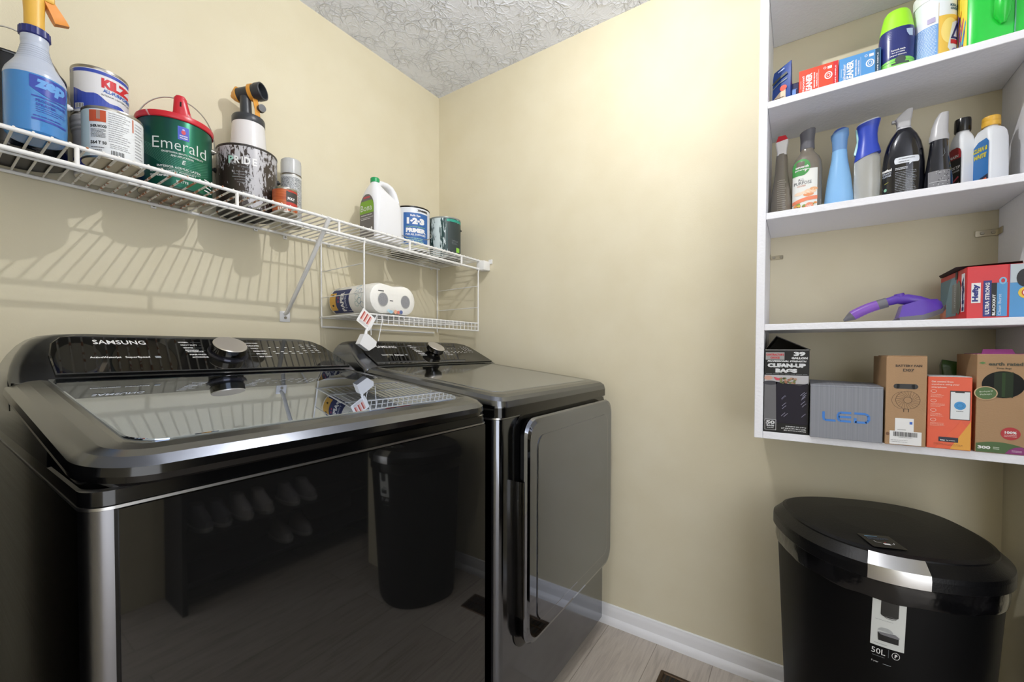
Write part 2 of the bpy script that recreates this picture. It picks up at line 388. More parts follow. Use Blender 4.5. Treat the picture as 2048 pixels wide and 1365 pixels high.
# ================================================================= LAUNDRY MACHINES
FA0=Vector((0,-.387,1.058)); FA1=Vector((0,-.243,1.142)); FS=(FA1-FA0).normalized(); FN=Vector((1,0,0)).cross(FS).normalized()
if FN.y>0: FN=-FN
def machine(name,label,X0,X1,F,kind):
    W=X1-X0; cx=(X0+X1)/2
    t=thing(name,label,'washer' if kind=='w' else 'dryer',(cx,-.5,0))
    L=lambda b:b
    hx=W/2
    def tr(p): return (p[0]-cx,p[1]+.5,p[2])
    def bld(b,nm,par=t,lab=None):
        b.v=[tr(p) for p in b.v]; o=b.build(nm,par,lab); return o
    zt=lambda x,y:1.055-.114*(-.38-y)
    BK=-.17
    b=MB(); b.loft([rrect(X0+.004,X1-.004,F+.03,BK,.02,.0),rrect(X0+.004,X1-.004,F+.012,BK,.02,.045)],BLACK); bld(b,'kick_base')
    b=MB(); b.loft([rrect(X0,X1,F,BK,.026,.048,rb=.008),rrect(X0,X1,F,BK,.026,.93,rb=.008)],STEEL_S if kind=='w' else STEEL_D); bld(b,'cabinet')
    if kind=='w':
        b=MB(); n=12; yy=lambda x:F-.0025-.003*(1-((x-cx)/hx)**2)
        xs=[X0+.030+(W-.044)*i/n for i in range(n+1)]
        outer=[[(x,yy(x),.05) for x in xs]+[(x,F+.002,.05) for x in xs[::-1]],[(x,yy(x),.928) for x in xs]+[(x,F+.002,.928) for x in xs[::-1]]]
        b.loft(outer,BLKGLASS); bld(b,'front_panel')
        for sx_,cx_ in ((-1,X0+.026),(1,X1-.026)):
            b=MB(); rg=[]
            for z_ in (.05,.929):
                rg.append([(cx_+sx_*(.026+o_)*math.sin(a_),F+.026-(.026+o_)*math.cos(a_),z_) for o_,A_ in ((.0008,[PI/2*k/8*.92 for k in range(9)]),(-.002,[PI/2*k/8*.92 for k in range(8,-1,-1)])) for a_ in A_])
            b.loft(rg,M('corner_steel',(.17,.17,.18),.28,1)); bld(b,'corner_strip')
        b=MB(); b.loft([rrect(X0-.001,X1+.001,F-.004,BK,.028,.930,rb=.008),rrect(X0-.001,X1+.001,F-.004,BK,.028,.9335,rb=.008)],EDGE); bld(b,'highlight_strip')  # thin bright ring in place of the highlight on the cabinet edge
        b=MB(); b.loft([rrect(X0,X1,F-.001,BK,.028,.934,rb=.008),rrect(X0,X1,F-.001,BK,.028,.951,rb=.008),rrect(X0+.003,X1-.003,F+.002,BK,.028,.9535,rb=.008),rrect(X0+.006,X1-.006,F+.006,BK,.028,.954,rb=.008)],[BLACKGL,EDGE,BLACKGL]); bld(b,'deck')  # lighter middle band is a painted edge highlight
        # side cheeks behind the lid
        b=MB(); zc=lambda x,y:max(.957,zt(x,y)-.03)
        b.loft([rrect(X0,X1,-.75,BK,.02,.95,rb=.008),rrect(X0+.001,X1-.001,-.75,BK,.02,zc,rb=.008)],STEEL); bld(b,'deck_side')
        fo=.022; x0,x1,y0,y1=X0-.006,X1-.002,F-.026,-.372
        def R(d,dz,r): return rrect(x0+d,x1-d,y0+d,y1,max(.01,r-d),lambda x,y:zt(x,y)+dz,rb=.012)
        def flat(d,z,r): return rrect(x0+d,x1-d,y0+d,y1,max(.01,r-d),lambda x,y:max(z,zt(x,y)-.045),rb=.012)
        b=MB(); b.loft([flat(.026,.953,.075),flat(.010,.954,.075),R(.002,-.032,.075),R(0,-.024,.075),R(.002,-.014,.075),R(.014,-.005,.075),R(.028,-.001,.075),R(.046,.0005,.075),R(.056,-.001,.075)],[BLACKGL,BLACKGL,BLACKGL,BLACKGL,STEEL]); lid=bld(b,'lid')
        g=MB(); g.loft([R(.0555,-.0015,.10),R(.056,.0005,.10),R(.058,.001,.10)],LIDGLASS); g.v=[tr(p) for p in g.v]; go=g.build('lid_glass',lid)
    else:
        x0,x1,y0,y1=X0,X1,F-.008,-.36
        def R(di,dz,r,f=None): return rrect(x0+di[0],x1-di[1],y0+di[2],y1,max(.01,r),lambda x,y:zt(x,y)+dz,rb=.01)
        flat=lambda d,z,r:rrect(x0+d,x1-d,y0+d,y1,r,z,rb=.01)
        b=MB(); b.loft([rrect(X0,X1,F-.001,BK,.028,.931,rb=.01),rrect(X0,X1,F-.001,BK,.028,.936,rb=.01)],EDGE); bld(b,'highlight_strip')  # edge highlight built as a bright ring, as on the washer
        b=MB(); b.loft([flat(0,.936,.032),flat(0,.962,.032),R((0,0,0),-.026,.034),R((.003,.003,.003),-.013,.034),R((.013,.016,.012),-.004,.034),R((.03,.04,.028),0,.034),R((.05,.10,.05),.001,.03)],[BLACKGL,STEEL,STEEL,STEEL]); top=bld(b,'top_cover')
        g=MB(); g.loft([R((.05,.085,.048),-.001,.03),R((.051,.086,.049),.0015,.03),R((.053,.088,.051),.002,.03)],DRYTOP); g.v=[tr(p) for p in g.v]; g.build('top_panel',top)
        # door recess edge + door
        dx0,dx1,dz0,dz1=X0+.085,X1-.022,.29,.925
        def dr(d,y,r=.05):
            P=rrect(dx0+d,dx1-d,dz0+d,dz1-d,r,0); return [(p[0],y,p[1]) for p in P]
        b=MB(); b.loft([dr(-.013,F-.0005,.055),dr(-.013,F-.003,.055),dr(-.008,F-.0035,.055)],BLACKGL); bld(b,'door_gasket'); 
        b=MB(); b.loft([dr(.01,F-.003),dr(.004,F-.012),dr(.0,F-.026),dr(.004,F-.034),dr(.014,F-.037),dr(.05,F-.037,.03)],[BLACKGL,BLACKGL,DOORGLOSS]); d=bld(b,'door'); fixn(d)
        g=MB(); P=[dr(.052,F-.0365,.035),dr(.052,F-.0385,.035),dr(.055,F-.039,.035)]; g.loft(P,DOORGLOSS); g.v=[tr(p) for p in g.v]; fixn(g.build('door_panel',d))
        g=MB(); g.box(dx0-.006,dx0-.001,F-.03,F-.002,dz0+.09,dz1-.17,DCHROME,bev=.002); g.v=[tr(p) for p in g.v]; g.build('door_handle',d)
    # console
    def cr(ins,z):
        f=(z-1.058)/(1.142-1.058); yf=-.387+.144*max(-.2,min(1.08,f))
        r=.012+ins*.5
        return rrect(X0+ins,X1-ins,yf,BK,.02,z,rb=.02)
    b=MB(); b.loft([cr(0,1.0),cr(0,1.05),cr(.002,1.062),cr(.008,1.08),cr(.018,1.10),cr(.032,1.12),cr(.045,1.132),cr(.062,1.141),cr(.085,1.1455),cr(.12,1.1475)],STEEL); con=bld(b,'control_console')
    def fc(u_,v_,o): p=FA0+FS*v_+FN*o; return (u_,p.y,p.z)
    kx,ks=(cx+.0245,.083) if kind=='w' else (cx+.028,.078)
    def fr(ins,o):
        a,c_=X0+.062+ins,X1-.018-ins; P=[(a,.004+ins),(c_,.004+ins),(c_-.004,.03),(c_-.018,.09),(c_-.03,.128),(c_-.05,.152),(c_-.075,.163-ins),(a+.05,.163-ins),(a+.024,.152),(a+.008,.125),(a+.0,.08)]
        return [fc(x,y,o) for x,y in P]
    b=MB(); b.loft([fr(0,-.006),fr(0,.0035),fr(.0025,.0045)],BLKGLASS); 
    # lettering
    o=.0052
    f2=fc
    sx=X0+.137; 
    b.dtext(f2,'SAMSUNG',sx,.132 if kind=='w' else .124,.019 if kind=='w' else .016,LTXT,w=.094,al='l',bold=.012,o=o)
    b.dtext(f2,'ActiveWaterjet' if kind=='w' else 'Sensor Dry',sx-.016,.064,.0095,LTXT,al='l',w=.052,bold=.02,o=o)
    b.dtext(f2,'SuperSpeed' if kind=='w' else 'Multi-Steam',sx+.043,.064,.0095,LTXT,al='l',w=.044,bold=.02,o=o)
    b.drect(f2,sx+.097,sx+.108,.06,.069,GTXT,o)
    rows=['NORMAL','HEAVY DUTY','WHITES','BEDDING/','WATERPROOF','PERM PRESS','ACTIVEWEAR']; rs=['QUICK WASH','DELICATES','TOWELS','RINSE+SPIN','SPIN ONLY','SELF CLEAN']
    sv=[.136,.122,.108,.096,.089,.075,.062]
    for i,(s_,v_) in enumerate(zip(rows,sv)):
        xx=kx-.098+i*.0015; b.dtext(f2,s_,xx,v_,.0062,LTXT,al='l',w=.0036*len(s_),bold=.02,o=o)
        if i!=4: b.drect(f2,xx+.0036*len(s_)+.004,kx-.049,v_-.0003,v_+.0003,GTXT,o)
    for i,s_ in enumerate(rs):
        v_=.136-.0148*i; xx=kx+.062+i*.002; b.dtext(f2,s_,xx,v_,.0062,LTXT,al='l',w=.0034*len(s_),bold=.02,o=o); b.drect(f2,kx+.049,xx-.003,v_-.0003,v_+.0003,GTXT,o)
    rr=random.Random(3)
    for i in range(4):
        for j,(q,wd) in enumerate(((.112,.007),(.088,.008),(.078,.012))): 
            x_=kx+.118+i*.024+j*.003; b.drect(f2,x_,x_+wd,q,q+.0022,LTXT,o)
    for i in range(3):
        for q in(.128,.118,.108,.094,.084):
            x_=kx+.218+i*.02+rr.random()*.004; b.drect(f2,x_,x_+.008+.003*rr.random(),q,q+.0022,LTXT,o)
    b.dtext(f2,'M',kx+.262,.098,.008,LTXT,o=o)
    b.v=[tr(p) for p in b.v]; b.build('display_panel',con)
    # knob
    k=MB(); c0=FA0+FS*ks; c0=Vector((kx,c0.y,c0.z)); N_=FN; s=1. if kind=='w' else .9
    if kind=='w':
        k.cyl(c0+N_*.004,c0+N_*.009,.048,.046,M('smoky_ring','#3a3a42',.15,.6),40)
        k.cyl(c0+N_*.009,c0+N_*.014,.038,.038,BLACK,40); k.cyl(c0+N_*.014,c0+N_*.030,.041,.040,DCHROME,48); k.cyl(c0+N_*.030,c0+N_*.0325,.040,.0385,CHROME,48)
    else:
        k.cyl(c0+N_*.004,c0+N_*.010,.026,.026,DCHROME,32); k.cyl(c0+N_*.010,c0+N_*.018,.030,.036,BLACKGL,40); k.cyl(c0+N_*.018,c0+N_*.036,.0365,.0365,DCHROME,48); k.cyl(c0+N_*.036,c0+N_*.038,.0365,.035,CHROME,48)
    k.v=[tr(p) for p in k.v]; fixn(k.build('dial_knob',con,'brushed silver dial knob'))
    return t
machine('washing_machine','black stainless top-load washing machine, nearer one, with flat glass lid','wX' and -1.555,-.81,-.925,'w')
machine('clothes_dryer','black stainless clothes dryer with front door, beside the beige right wall',-.778,-.033,-.935,'d')

# ================================================================= WIRE SHELF
ws=thing('wire_shelf','long white wire wall shelf carrying the paint cans','shelf',(-.8,-.16,1.54))
def wadd(b): b.v=[(p[0]+.8,p[1]+.16,p[2]-1.54) for p in b.v]; return b
WX0,WX1=-2.1,-.012
def rod(p,q,r,nm): b=MB(); b.cyl(p,q,r,r,WIRE,12); return wadd(b).build(nm,ws)
rod((WX0,-.305,1.5435),(WX1-.03,-.305,1.5425),.0046,'front_rail')
rod((WX0,-.305,1.503),(WX1-.03,-.305,1.503),.005,'front_rail')
rod((WX0,-.013,1.5395),(WX1,-.013,1.5385),.0046,'back_rail')
rod((WX0,-.151,1.5415),(WX1,-.151,1.5410),.0032,'middle_rail')
x=-.1777
while x>WX0: rod((x,-.305,1.503),(x,-.305,1.5435),.0044,'upright_tie'); x-=.3163
mw=M('deck_wire','#e4e2dd',.4); nt,bb=nodes(mw); v=mapping(nt,(1,1,1)); nn=N(nt,'ShaderNodeTexNoise',Scale=55.,Detail=3.); nt.links.new(v,nn.inputs['Vector'])
tc=nt.nodes.new('ShaderNodeTexCoord'); sx_=nt.nodes.new('ShaderNodeSeparateXYZ'); nt.links.new(tc.outputs['Object'],sx_.inputs[0])
near=math_(nt,'SUBTRACT',1.,math_(nt,'MULTIPLY',math_(nt,'ABSOLUTE',math_(nt,'ADD',sx_.outputs[0],.42)),3.4))
fac=ramp(nt,math_(nt,'ADD',nn.outputs['Fac'],math_(nt,'MULTIPLY',math_(nt,'MAXIMUM',near,-.5),.22)),[(.67,(0,0,0)),(.74,(1,1,1))])
nt.links.new(mix(nt,fac,'#e4e2dd','#9c6237'),bb.inputs['Base Color'])
b=MB(); x=-.03
while x>WX0: b.cyl((x,-.3095,1.5462),(x,-.012,1.5437),.0025,.0025,mw,8); x-=.02636
wadd(b).build('deck_wires',ws)
b=MB(); b.box(-.05,-.0005,-.337,-.29,1.497,1.542,WIRE,bev=.004); b.box(-.006,-.0005,-.352,-.33,1.53,1.552,WIRE,bev=.002); wadd(b).build('end_bracket',ws)
for cxp in(-1.2267,-.9366,-.8325,-.6513,-.3503,-.061,-1.75):
    b=MB(); z=1.5375 if cxp!=-.8325 else 1.531; b.box(cxp-.007,cxp+.007,-.006,-.0005,z-.008,z+.008,WIRE,bev=.002); b.cyl((cxp,-.008,z-.001),(cxp,-.005,z-.001),.0035,.0035,TIN,10); wadd(b).build('wall_clip',ws)
b=MB(); b.tube([(-.848,-.309,1.546),(-.849,-.300,1.532),(-.8435,-.17,1.395),(-.8365,-.02,1.25),(-.8355,-.006,1.246)],[.0075,.0075,.0075,.007,.006],WIRE,12); br=wadd(b).build('support_brace',ws)
b=MB(); b.box(-.854,-.815,-.004,-.0005,1.217,1.256,WHITEPL,bev=.0015); b.cyl((-.834,-.007,1.232),(-.003-.834+.003,-.004,1.232),.005,.005,TIN,12); wadd(b).build('foot_plate',br)

# under-shelf rack
rk=thing('hanging_wire_rack','white wire rack hanging under the shelf, holding the paper towels','rack',(-.37,-.16,1.2427))
RO=(.37,.16,-1.2427)
def radd(b,nm,lab=None): b.v=[(p[0]+RO[0],p[1]+RO[1],p[2]+RO[2]) for p in b.v]; return b.build(nm,rk,lab)
xl,xr=-.7,-.05; yf,yb=-.303,-.014
for nm,X_ in(('side_frame',-.70),('side_frame',-.045)):
    xf=-.709 if X_<-.5 else -.0515; xb=-.693 if X_<-.5 else -.029
    b=MB(); b.tube([(xf,-.307,1.510),(xf,yf,1.48),(xf,yf,1.215),(xf,yf,1.207)],.0032,WIRE,8)
    b.tube([(xb,yb,1.536),(xb,yb,1.25),(xb,yb-.006,1.2427),(xf,yf,1.2427)],.0032,WIRE,8)
    b.tube([(xb,yb,1.25),(xb,yb,1.206)],.0032,WIRE,8)
    for z in(1.4215,1.319): b.tube([(xb,yb,z),(xf,yf,z)],.0019,WIRE,8)
    radd(b,nm)
b=MB()
for z in(1.2427,1.207): b.cyl((xl-.008,yf,z),(xr,yf,z),.003,.003,WIRE,8)
b.cyl((xl-.008,yf,1.225),(xr,yf,1.225),.0016,.0016,WIRE,8)
radd(b,'front_lip')
b=MB(); b.cyl((xl+.007,yb,1.205),(xr-.005,yb,1.203),.004,.004,WIRE,10); b.cyl((xl,yb,1.241),(xr,yb,1.241),.003,.003,WIRE,8); radd(b,'back_bar')
b=MB(); x=xl+.018
while x<xr:
    b.tube([(x,yb,1.2435),(x,yf,1.2445),(x,yf-.003,1.242),(x,yf-.003,1.207)],.0016,WIRE,6); x+=.0262
for y in(-.11,-.21): b.cyl((xl,y,1.241),(xr,y,1.241),.0022,.0022,WIRE,8)
radd(b,'floor_wires')

# paper towel pack
pt=thing('paper_towel_pack','plastic-wrapped two-roll pack of white paper towels on the wire rack','paper towels',(-.5695,-.16,1.2455))
PW=M('towel_wrap','#eceae4',.28,bump=(90,.5)); nt,bb=nodes(PW)
def stad(r,w_,y,cz=.0595,pinch=.0,n=28):
    P=[]
    for k in range(n):
        a=2*PI*k/n; c,s_=math.cos(a),math.sin(a)
        x=math.copysign(min(1,abs(c)**.9),c)*0
        P.append((a,c,s_))
    out=[]
    for a,c,s_ in P:
        X_=r*c+(w_ if c>0 else -w_ if c<0 else 0)
        out.append((X_,y,cz+r*s_))
    # insert pinched middle points
    top=[(t_*w_,y,cz+r-pinch*(1-abs(t_))) for t_ in(.6,.3,0,-.3,-.6)]
    bot=[(t_*w_,y,cz-r+pinch*(1-abs(t_))) for t_ in(-.6,-.3,0,.3,.6)]
    q=n//4; res=[]
    right=[p for p in out if p[0]>w_-1e-6 and True]
    R_=[(w_+r*math.cos(a),y,cz+r*math.sin(a)) for a in [(-PI/2)+PI*k/12 for k in range(13)]]
    L_=[(-w_+r*math.cos(a),y,cz+r*math.sin(a)) for a in [(PI/2)+PI*k/12 for k in range(13)]]
    return R_+top+L_+bot
b=MB()
rg=[stad(.030,.054,.128),stad(.050,.054,.124,pinch=.004),stad(.0585,.054,.112,pinch=.006),stad(.0595,.054,.0,pinch=.008),stad(.0595,.054,-.12,pinch=.008),stad(.055,.054,-.136,pinch=.006),stad(.045,.054,-.1415,pinch=.005),stad(.02,.054,-.143)]
b.loft(rg,PW); wrap=b
pf=lambda u_,v_,o:(u_,-.1425-o-.0,v_)
for xx in(-.056,.0535):
    b=MB(); cy=lambda u_,v_,o:(u_,-.1425-o,v_)
    b.dell(cy,xx,.055,.0225,.0245,M('core_shadow','#8d8d90',.6,bump=(200,.9)),o=.0012,n=30); b.dring(cy,xx,.055,.024,.026,.002,C('#b9b8b4'),o=.0014); b.build('roll_end',pt,'cardboard roll core in the pack end, shade of its hole painted grey')  # grey disc paints the shade inside the hollow core
b=wrap
# side label faces -x
def pls(u_,v_,o):   # u along -y.. from back(left) to front(right); wraps the left roll
    dz=v_-.0595; k=max(-.999,min(.999,dz/.0595)); return (-.054-(.0595+o)*math.sqrt(1-k*k),-u_,v_)
NAVY='#232f63'
b.drect(pls,-.098,.016,.012,.100,C(NAVY),step=.01)
for i in range(9): b.drect(pls,-.098,.016,.012+i*.0098,.012+(i+1)*.0098,C(NAVY),o=.0006)
for i in range(6): b.drect(pls,-.105,-.066,.022+i*.011,.022+(i+1)*.011,C('#d9a94a'),o=.001)
b.dtext(pls,'PAPER',-.026,.053,.022,LTXT,w=.072,rot=PI/2,bold=.04,o=.0014)
b.dtext(pls,'TOWELS',-.004,.053,.010,C('#b9c0d8'),w=.055,rot=PI/2,bold=.02,o=.0014)
b.dtext(pls,'4',-.085,.078,.014,KTXT,rot=PI/2,bold=.05,o=.0016); b.dtext(pls,'6',-.085,.04,.014,KTXT,rot=PI/2,bold=.04,o=.0016)
b.drect(pls,-.053,-.047,.05,.072,C('#c44a63'),o=.0014)
for (q,z_,r_,c_) in((.055,.082,.008,'#7f9fb5'),(.075,.088,.009,'#5f86a6'),(.066,.062,.012,'#a9bdb9'),(.078,.050,.012,'#4f7f95'),(.060,.040,.010,'#8fb3ae'),(.09,.035,.012,'#7f9fb5'),(.085,.07,.010,'#b9cfd0'),(-.085,.107,.006,'#a9b0c8'),(.05,.105,.008,'#8fc3e0')):
    b.dring(pls,q,z_,r_,min(r_,.0115),.0016,C(c_),o=.0008)
for (a,z_,w_,h_,c_) in((-.018,.012,.014,.009,'#9cc7dc'),(.004,.013,.010,.012,'#e0a887'),(.018,.012,.010,.009,'#d4796a'),(.032,.014,.012,.011,'#5f6f9f'),(-.03,.016,.008,.006,'#bcd8e4')): b.dell(pf,a,z_,w_/2+.002,h_/2+.002,C(c_),o=.001)
b.drect(pf,-.078,-.052,.085,.0885,C('#3b3b3d'),.001); b.drect(pf,-.024,-.008,.052,.0555,C('#5b5b5d'),.001)
b.build('plastic_wrap',pt)

# hanging tag + plastic clip
tg=thing('price_tag','white paper tag with red printed bars tied to the wire rack','tag',(-.712,-.318,1.220))
b=MB(); rot=Matrix.Rotation(math.radians(34),4,'Y')@Matrix.Rotation(0,4,'X')
def tfn(u_,v_,o): p=rot@Vector((u_,0,v_)); return (p.x,-o,p.z)
b.dpoly(tfn,[(-.032,-.027),(.032,-.027),(.032,.027),(-.032,.027)],M('tag_paper','#f0efee',.6),o=0); b.dpoly(tfn,[(-.032,.027),(.032,.027),(.032,-.027),(-.032,-.027)],M('tag_paper'),o=-.0008)
for i in range(3):
    x_=-.024+i*.015; b.drect(tfn,x_,x_+.005,-.012,.020,C('#b24b43'),.0006); b.drect(tfn,x_+.005,x_+.011,-.012,.020,C('#e7b6ae'),.0005)
b.dbars(tfn,-.024,.026,-.023,-.014,3,C('#b9b4b4'),.0006)
b.build('card',tg)
b=MB(); b.tube([(.052,-.0,.016),(.046,-.001,.024),(.04,-.002,.01),(.018,-.002,-.03),(.02,-.001,-.055)],.0013,WHITEPL,6); b.tube([(.058,0,.018),(.064,-.003,.024),(.068,-.002,.0),(.062,-.001,-.03),(.052,0,-.075)],.0013,WHITEPL,6); b.build('string',tg)
pc=thing('plastic_clip','white moulded plastic clip hanging below the paper tag by the dryer','clip',(-.716,-.318,1.146))
b=MB(); P1=[(-.033,-.012),(-.014,.022),(.002,.023),(.040,-.004),(.036,-.020),(.006,-.036)]
b.loft([[(x_,-.012,z_) for x_,z_ in P1],[(x_*1.02,.0,z_*1.02) for x_,z_ in P1],[(x_,.012,z_) for x_,z_ in P1]],WHITEPL); fixn(b.build('clip_body',pc))
b=MB(); b.tube([(.001,0,.022),(.004,0,.034),(.010,0,.044),(.014,-.002,.05)],[.006,.005,.004,.002],WHITEPL,8); b.build('hook',pc)
#@@PART2
# ================================================================= CANS AND BOTTLES ON THE WIRE SHELF
SZ=1.5488
def can(name,label,x,y,r,h,body,off=0.,z0=SZ,lidmat=None,rim=None,botmat=None,bail=None,ears=True,deco=None,lidlab=None,group=None,cat='paint can',earm=None,base=None):
    t=thing(name,label,cat,(x,y,z0),face_cam(x,y,off),group)
    S=Surf([(0,r,r),(h,r,r)]); b=MB()
    b.lathe([(r*.985,.0005),(r*1.005,.001),(r*1.008,.004),(r,.006),(r,h-.007),(r*1.008,h-.006),(r*1.012,h-.003),(r*1.008,h-.0005),(r*.97,h),(r*.965,h-.004)],
        [rim or TIN,rim or TIN,rim or TIN]+[body]+[rim or TIN]*6,n=56,m0=botmat or TIN,cap1=False)
    # concave bottom
    b.lathe([(r*.985,.0005),(r*.93,.004),(r*.6,.0042),(r*.58,.0035),(.001,.0035)],botmat or TIN,n=40,cap0=False)
    fn=S.f
    if deco: deco(b,fn,r,h)
    b.build('body',t)
    l=MB(); l.lathe([(r*.965,h-.006),(r*.955,h-.001),(r*.90,h-.0008),(r*.88,h-.004),(.001,h-.004)],lidmat or TIN,n=48,cap0=False); l.build('lid',t,lidlab)
    if bail:
        zb,ht,ang,lean,pw_=(tuple(bail)+(.9,))[:5]   # ear height, rise of the wire, yaw of the ear axis, lean of the arc
        ca,sa=math.cos(ang),math.sin(ang)
        if ears:
            for s_ in(-1,1):
                e=MB(); e.cyl((s_*ca*r*.99,s_*sa*r*.99,zb),(s_*ca*(r+.006),s_*sa*(r+.006),zb),.009,.007,earm or TIN,16); e.sphere((s_*ca*(r+.007),s_*sa*(r+.007),zb),.0045,earm or TIN,10,6); e.build('ear',t)
        P=[]
        if ht is None: return t
        for k in range(25):
            a=PI*k/24; c=math.cos(a); s_=math.sin(a); rr=r+.006+.007*s_
            P.append((c*ca*rr-(-sa)*lean*s_*-1*0-sa*lean*s_,c*sa*rr+ca*lean*s_,zb+ht*max(0,s_)**pw_))
        e=MB(); e.tube(P,.0016,TIN,6); e.build('bail_handle',t)
    return t
def px_u(r,d): return r*d
# 1 black gallon can behind sprayer
def deco_black(b,fn,r,h): b.dbars(fn,.03,.06,.02,.10,8,C('#5d5d62'),.0008); b.drect(fn,.055,.066,.15,.185,C('#b9b9b9'),.001)
can('paint_can','black gallon paint can with wire bail standing behind the blue sprayer',-1.5105,-.100,.087,.2,M('black_can_label','#0c0d10',.22),bail=(.150,.140,0.0,.0,1.5),deco=deco_black,botmat=M('black_can_base','#08080a',.4),rim=BLACKGL,lidmat=BLACKGL,earm=WHITEPL)

# 2 blue trigger sprayer
def f_sprayer():
    x,y=-1.494,-.2495
    t=thing('spray_bottle','clear trigger spray bottle of blue liquid, yellow trigger, nearest the left edge','spray bottle',(x,y,SZ),face_cam(x,y,.12))
    LIQ=M('blue_liquid_plastic','#3f83c4',.22,coat=.3); nt,bb=nodes(LIQ); bb.inputs['Subsurface Weight'].default_value=.25; bb.inputs['Subsurface Scale'].default_value=.02
    UP=M('frosted_plastic','#b4bccd',.3)
    p=[(0,.030,.030),(.002,.041,.041),(.008,.0455,.0455),(.03,.0465,.0465),(.08,.0465,.0465),(.122,.0465,.0465),(.128,.046,.046),(.136,.0435,.0435),(.145,.0385,.0385),(.158,.031,.031),(.172,.0255,.0255),(.188,.0215,.0215),(.198,.0205,.0205),(.204,.0212,.0212),(.215,.0212,.0212)]
    S=Surf(p); b=MB(); b.loft(S.rings(48),[LIQ]*5+[UP]*20,m0=LIQ)
    for z in(.165,.17,.175,.18,.185,.19): b.tube([(S.at(z)[1]*1.0*math.cos(a),S.at(z)[1]*math.sin(a),z) for a in [2*PI*k/36 for k in range(36)]],.0007,UP,5,closed=True)
    DB=C('#2a3fa0',.3); f=S.f
    pts=[(-.014,.118),(.040,.118),(.040,.092),(.034,.084),(.02,.080),(.004,.084),(-.008,.093),(-.014,.104)]
    b.drect(f,-.014,.041,.094,.119,DB,.0006,step=.004); b.dpoly(f,[(-.014,.0945),(.0,.0945),(.012,.0945),(.02,.0945),(.03,.0945),(.041,.0945),(.040,.086),(.032,.082),(.02,.080),(.004,.084),(-.006,.089)],DB,.0006)
    b.dtext(f,'zep',.014,.101,.025,C('#5f9ad8'),w=.044,bold=.06,slant=.15,o=.001)
    b.drect(f,-.012,.041,.0765,.079,DB,.0006,step=.006)
    b.dtext(f,'PROFESSIONAL',-.006,.070,.0055,DB,al='l',w=.046,bold=.03); b.dtext(f,'SPRAYER',-.006,.062,.0055,DB,al='l',w=.030,bold=.03)
    b.dbars(f,-.006,.042,.046,.058,3,DB,seed=4,fill=.3); b.drect(f,-.012,.040,.030,.034,DB,.0007,step=.006); b.dbars(f,-.010,.040,.036,.041,1,DB,seed=9)
    b.build('bottle',t)
    b=MB(); n=40; rg=lambda r0,r1,z:[((r0 if k%2 else r1)*math.cos(2*PI*k/n),(r0 if k%2 else r1)*math.sin(2*PI*k/n),z) for k in range(n)]
    b.loft([rg(.0215,.0215,.213),rg(.0232,.0245,.215),rg(.0228,.024,.229),rg(.020,.020,.2315)],M('navy_collar','#232a6c',.35)); b.build('collar',t)
    Y=M('yellow_plastic','#e0b04a',.4); O=M('orange_plastic','#e2913a',.4)
    b=MB(); b.lathe([(.0155,.228),(.0155,.262),(.0165,.285),(.018,.30)],Y,n=24); b.box(-.045,.03,-.014,.014,.295,.325,Y,bev=.006); b.build('spray_head',t)
    b=MB(); b.loft([[(.012+q*.5,-.011+w,.300-q*1.1),(.012+q*.5,.011-w,.300-q*1.1),(.030+q*.62,.009-w,.300-q*.9),(.030+q*.62,-.009+w,.300-q*.9)] for q,w in((0,0),(.015,.0),(.028,.001),(.036,.004))],O); fixn(b.build('trigger',t,ang=50)) if 0 else b.build('trigger',t,None,50)
f_sprayer()

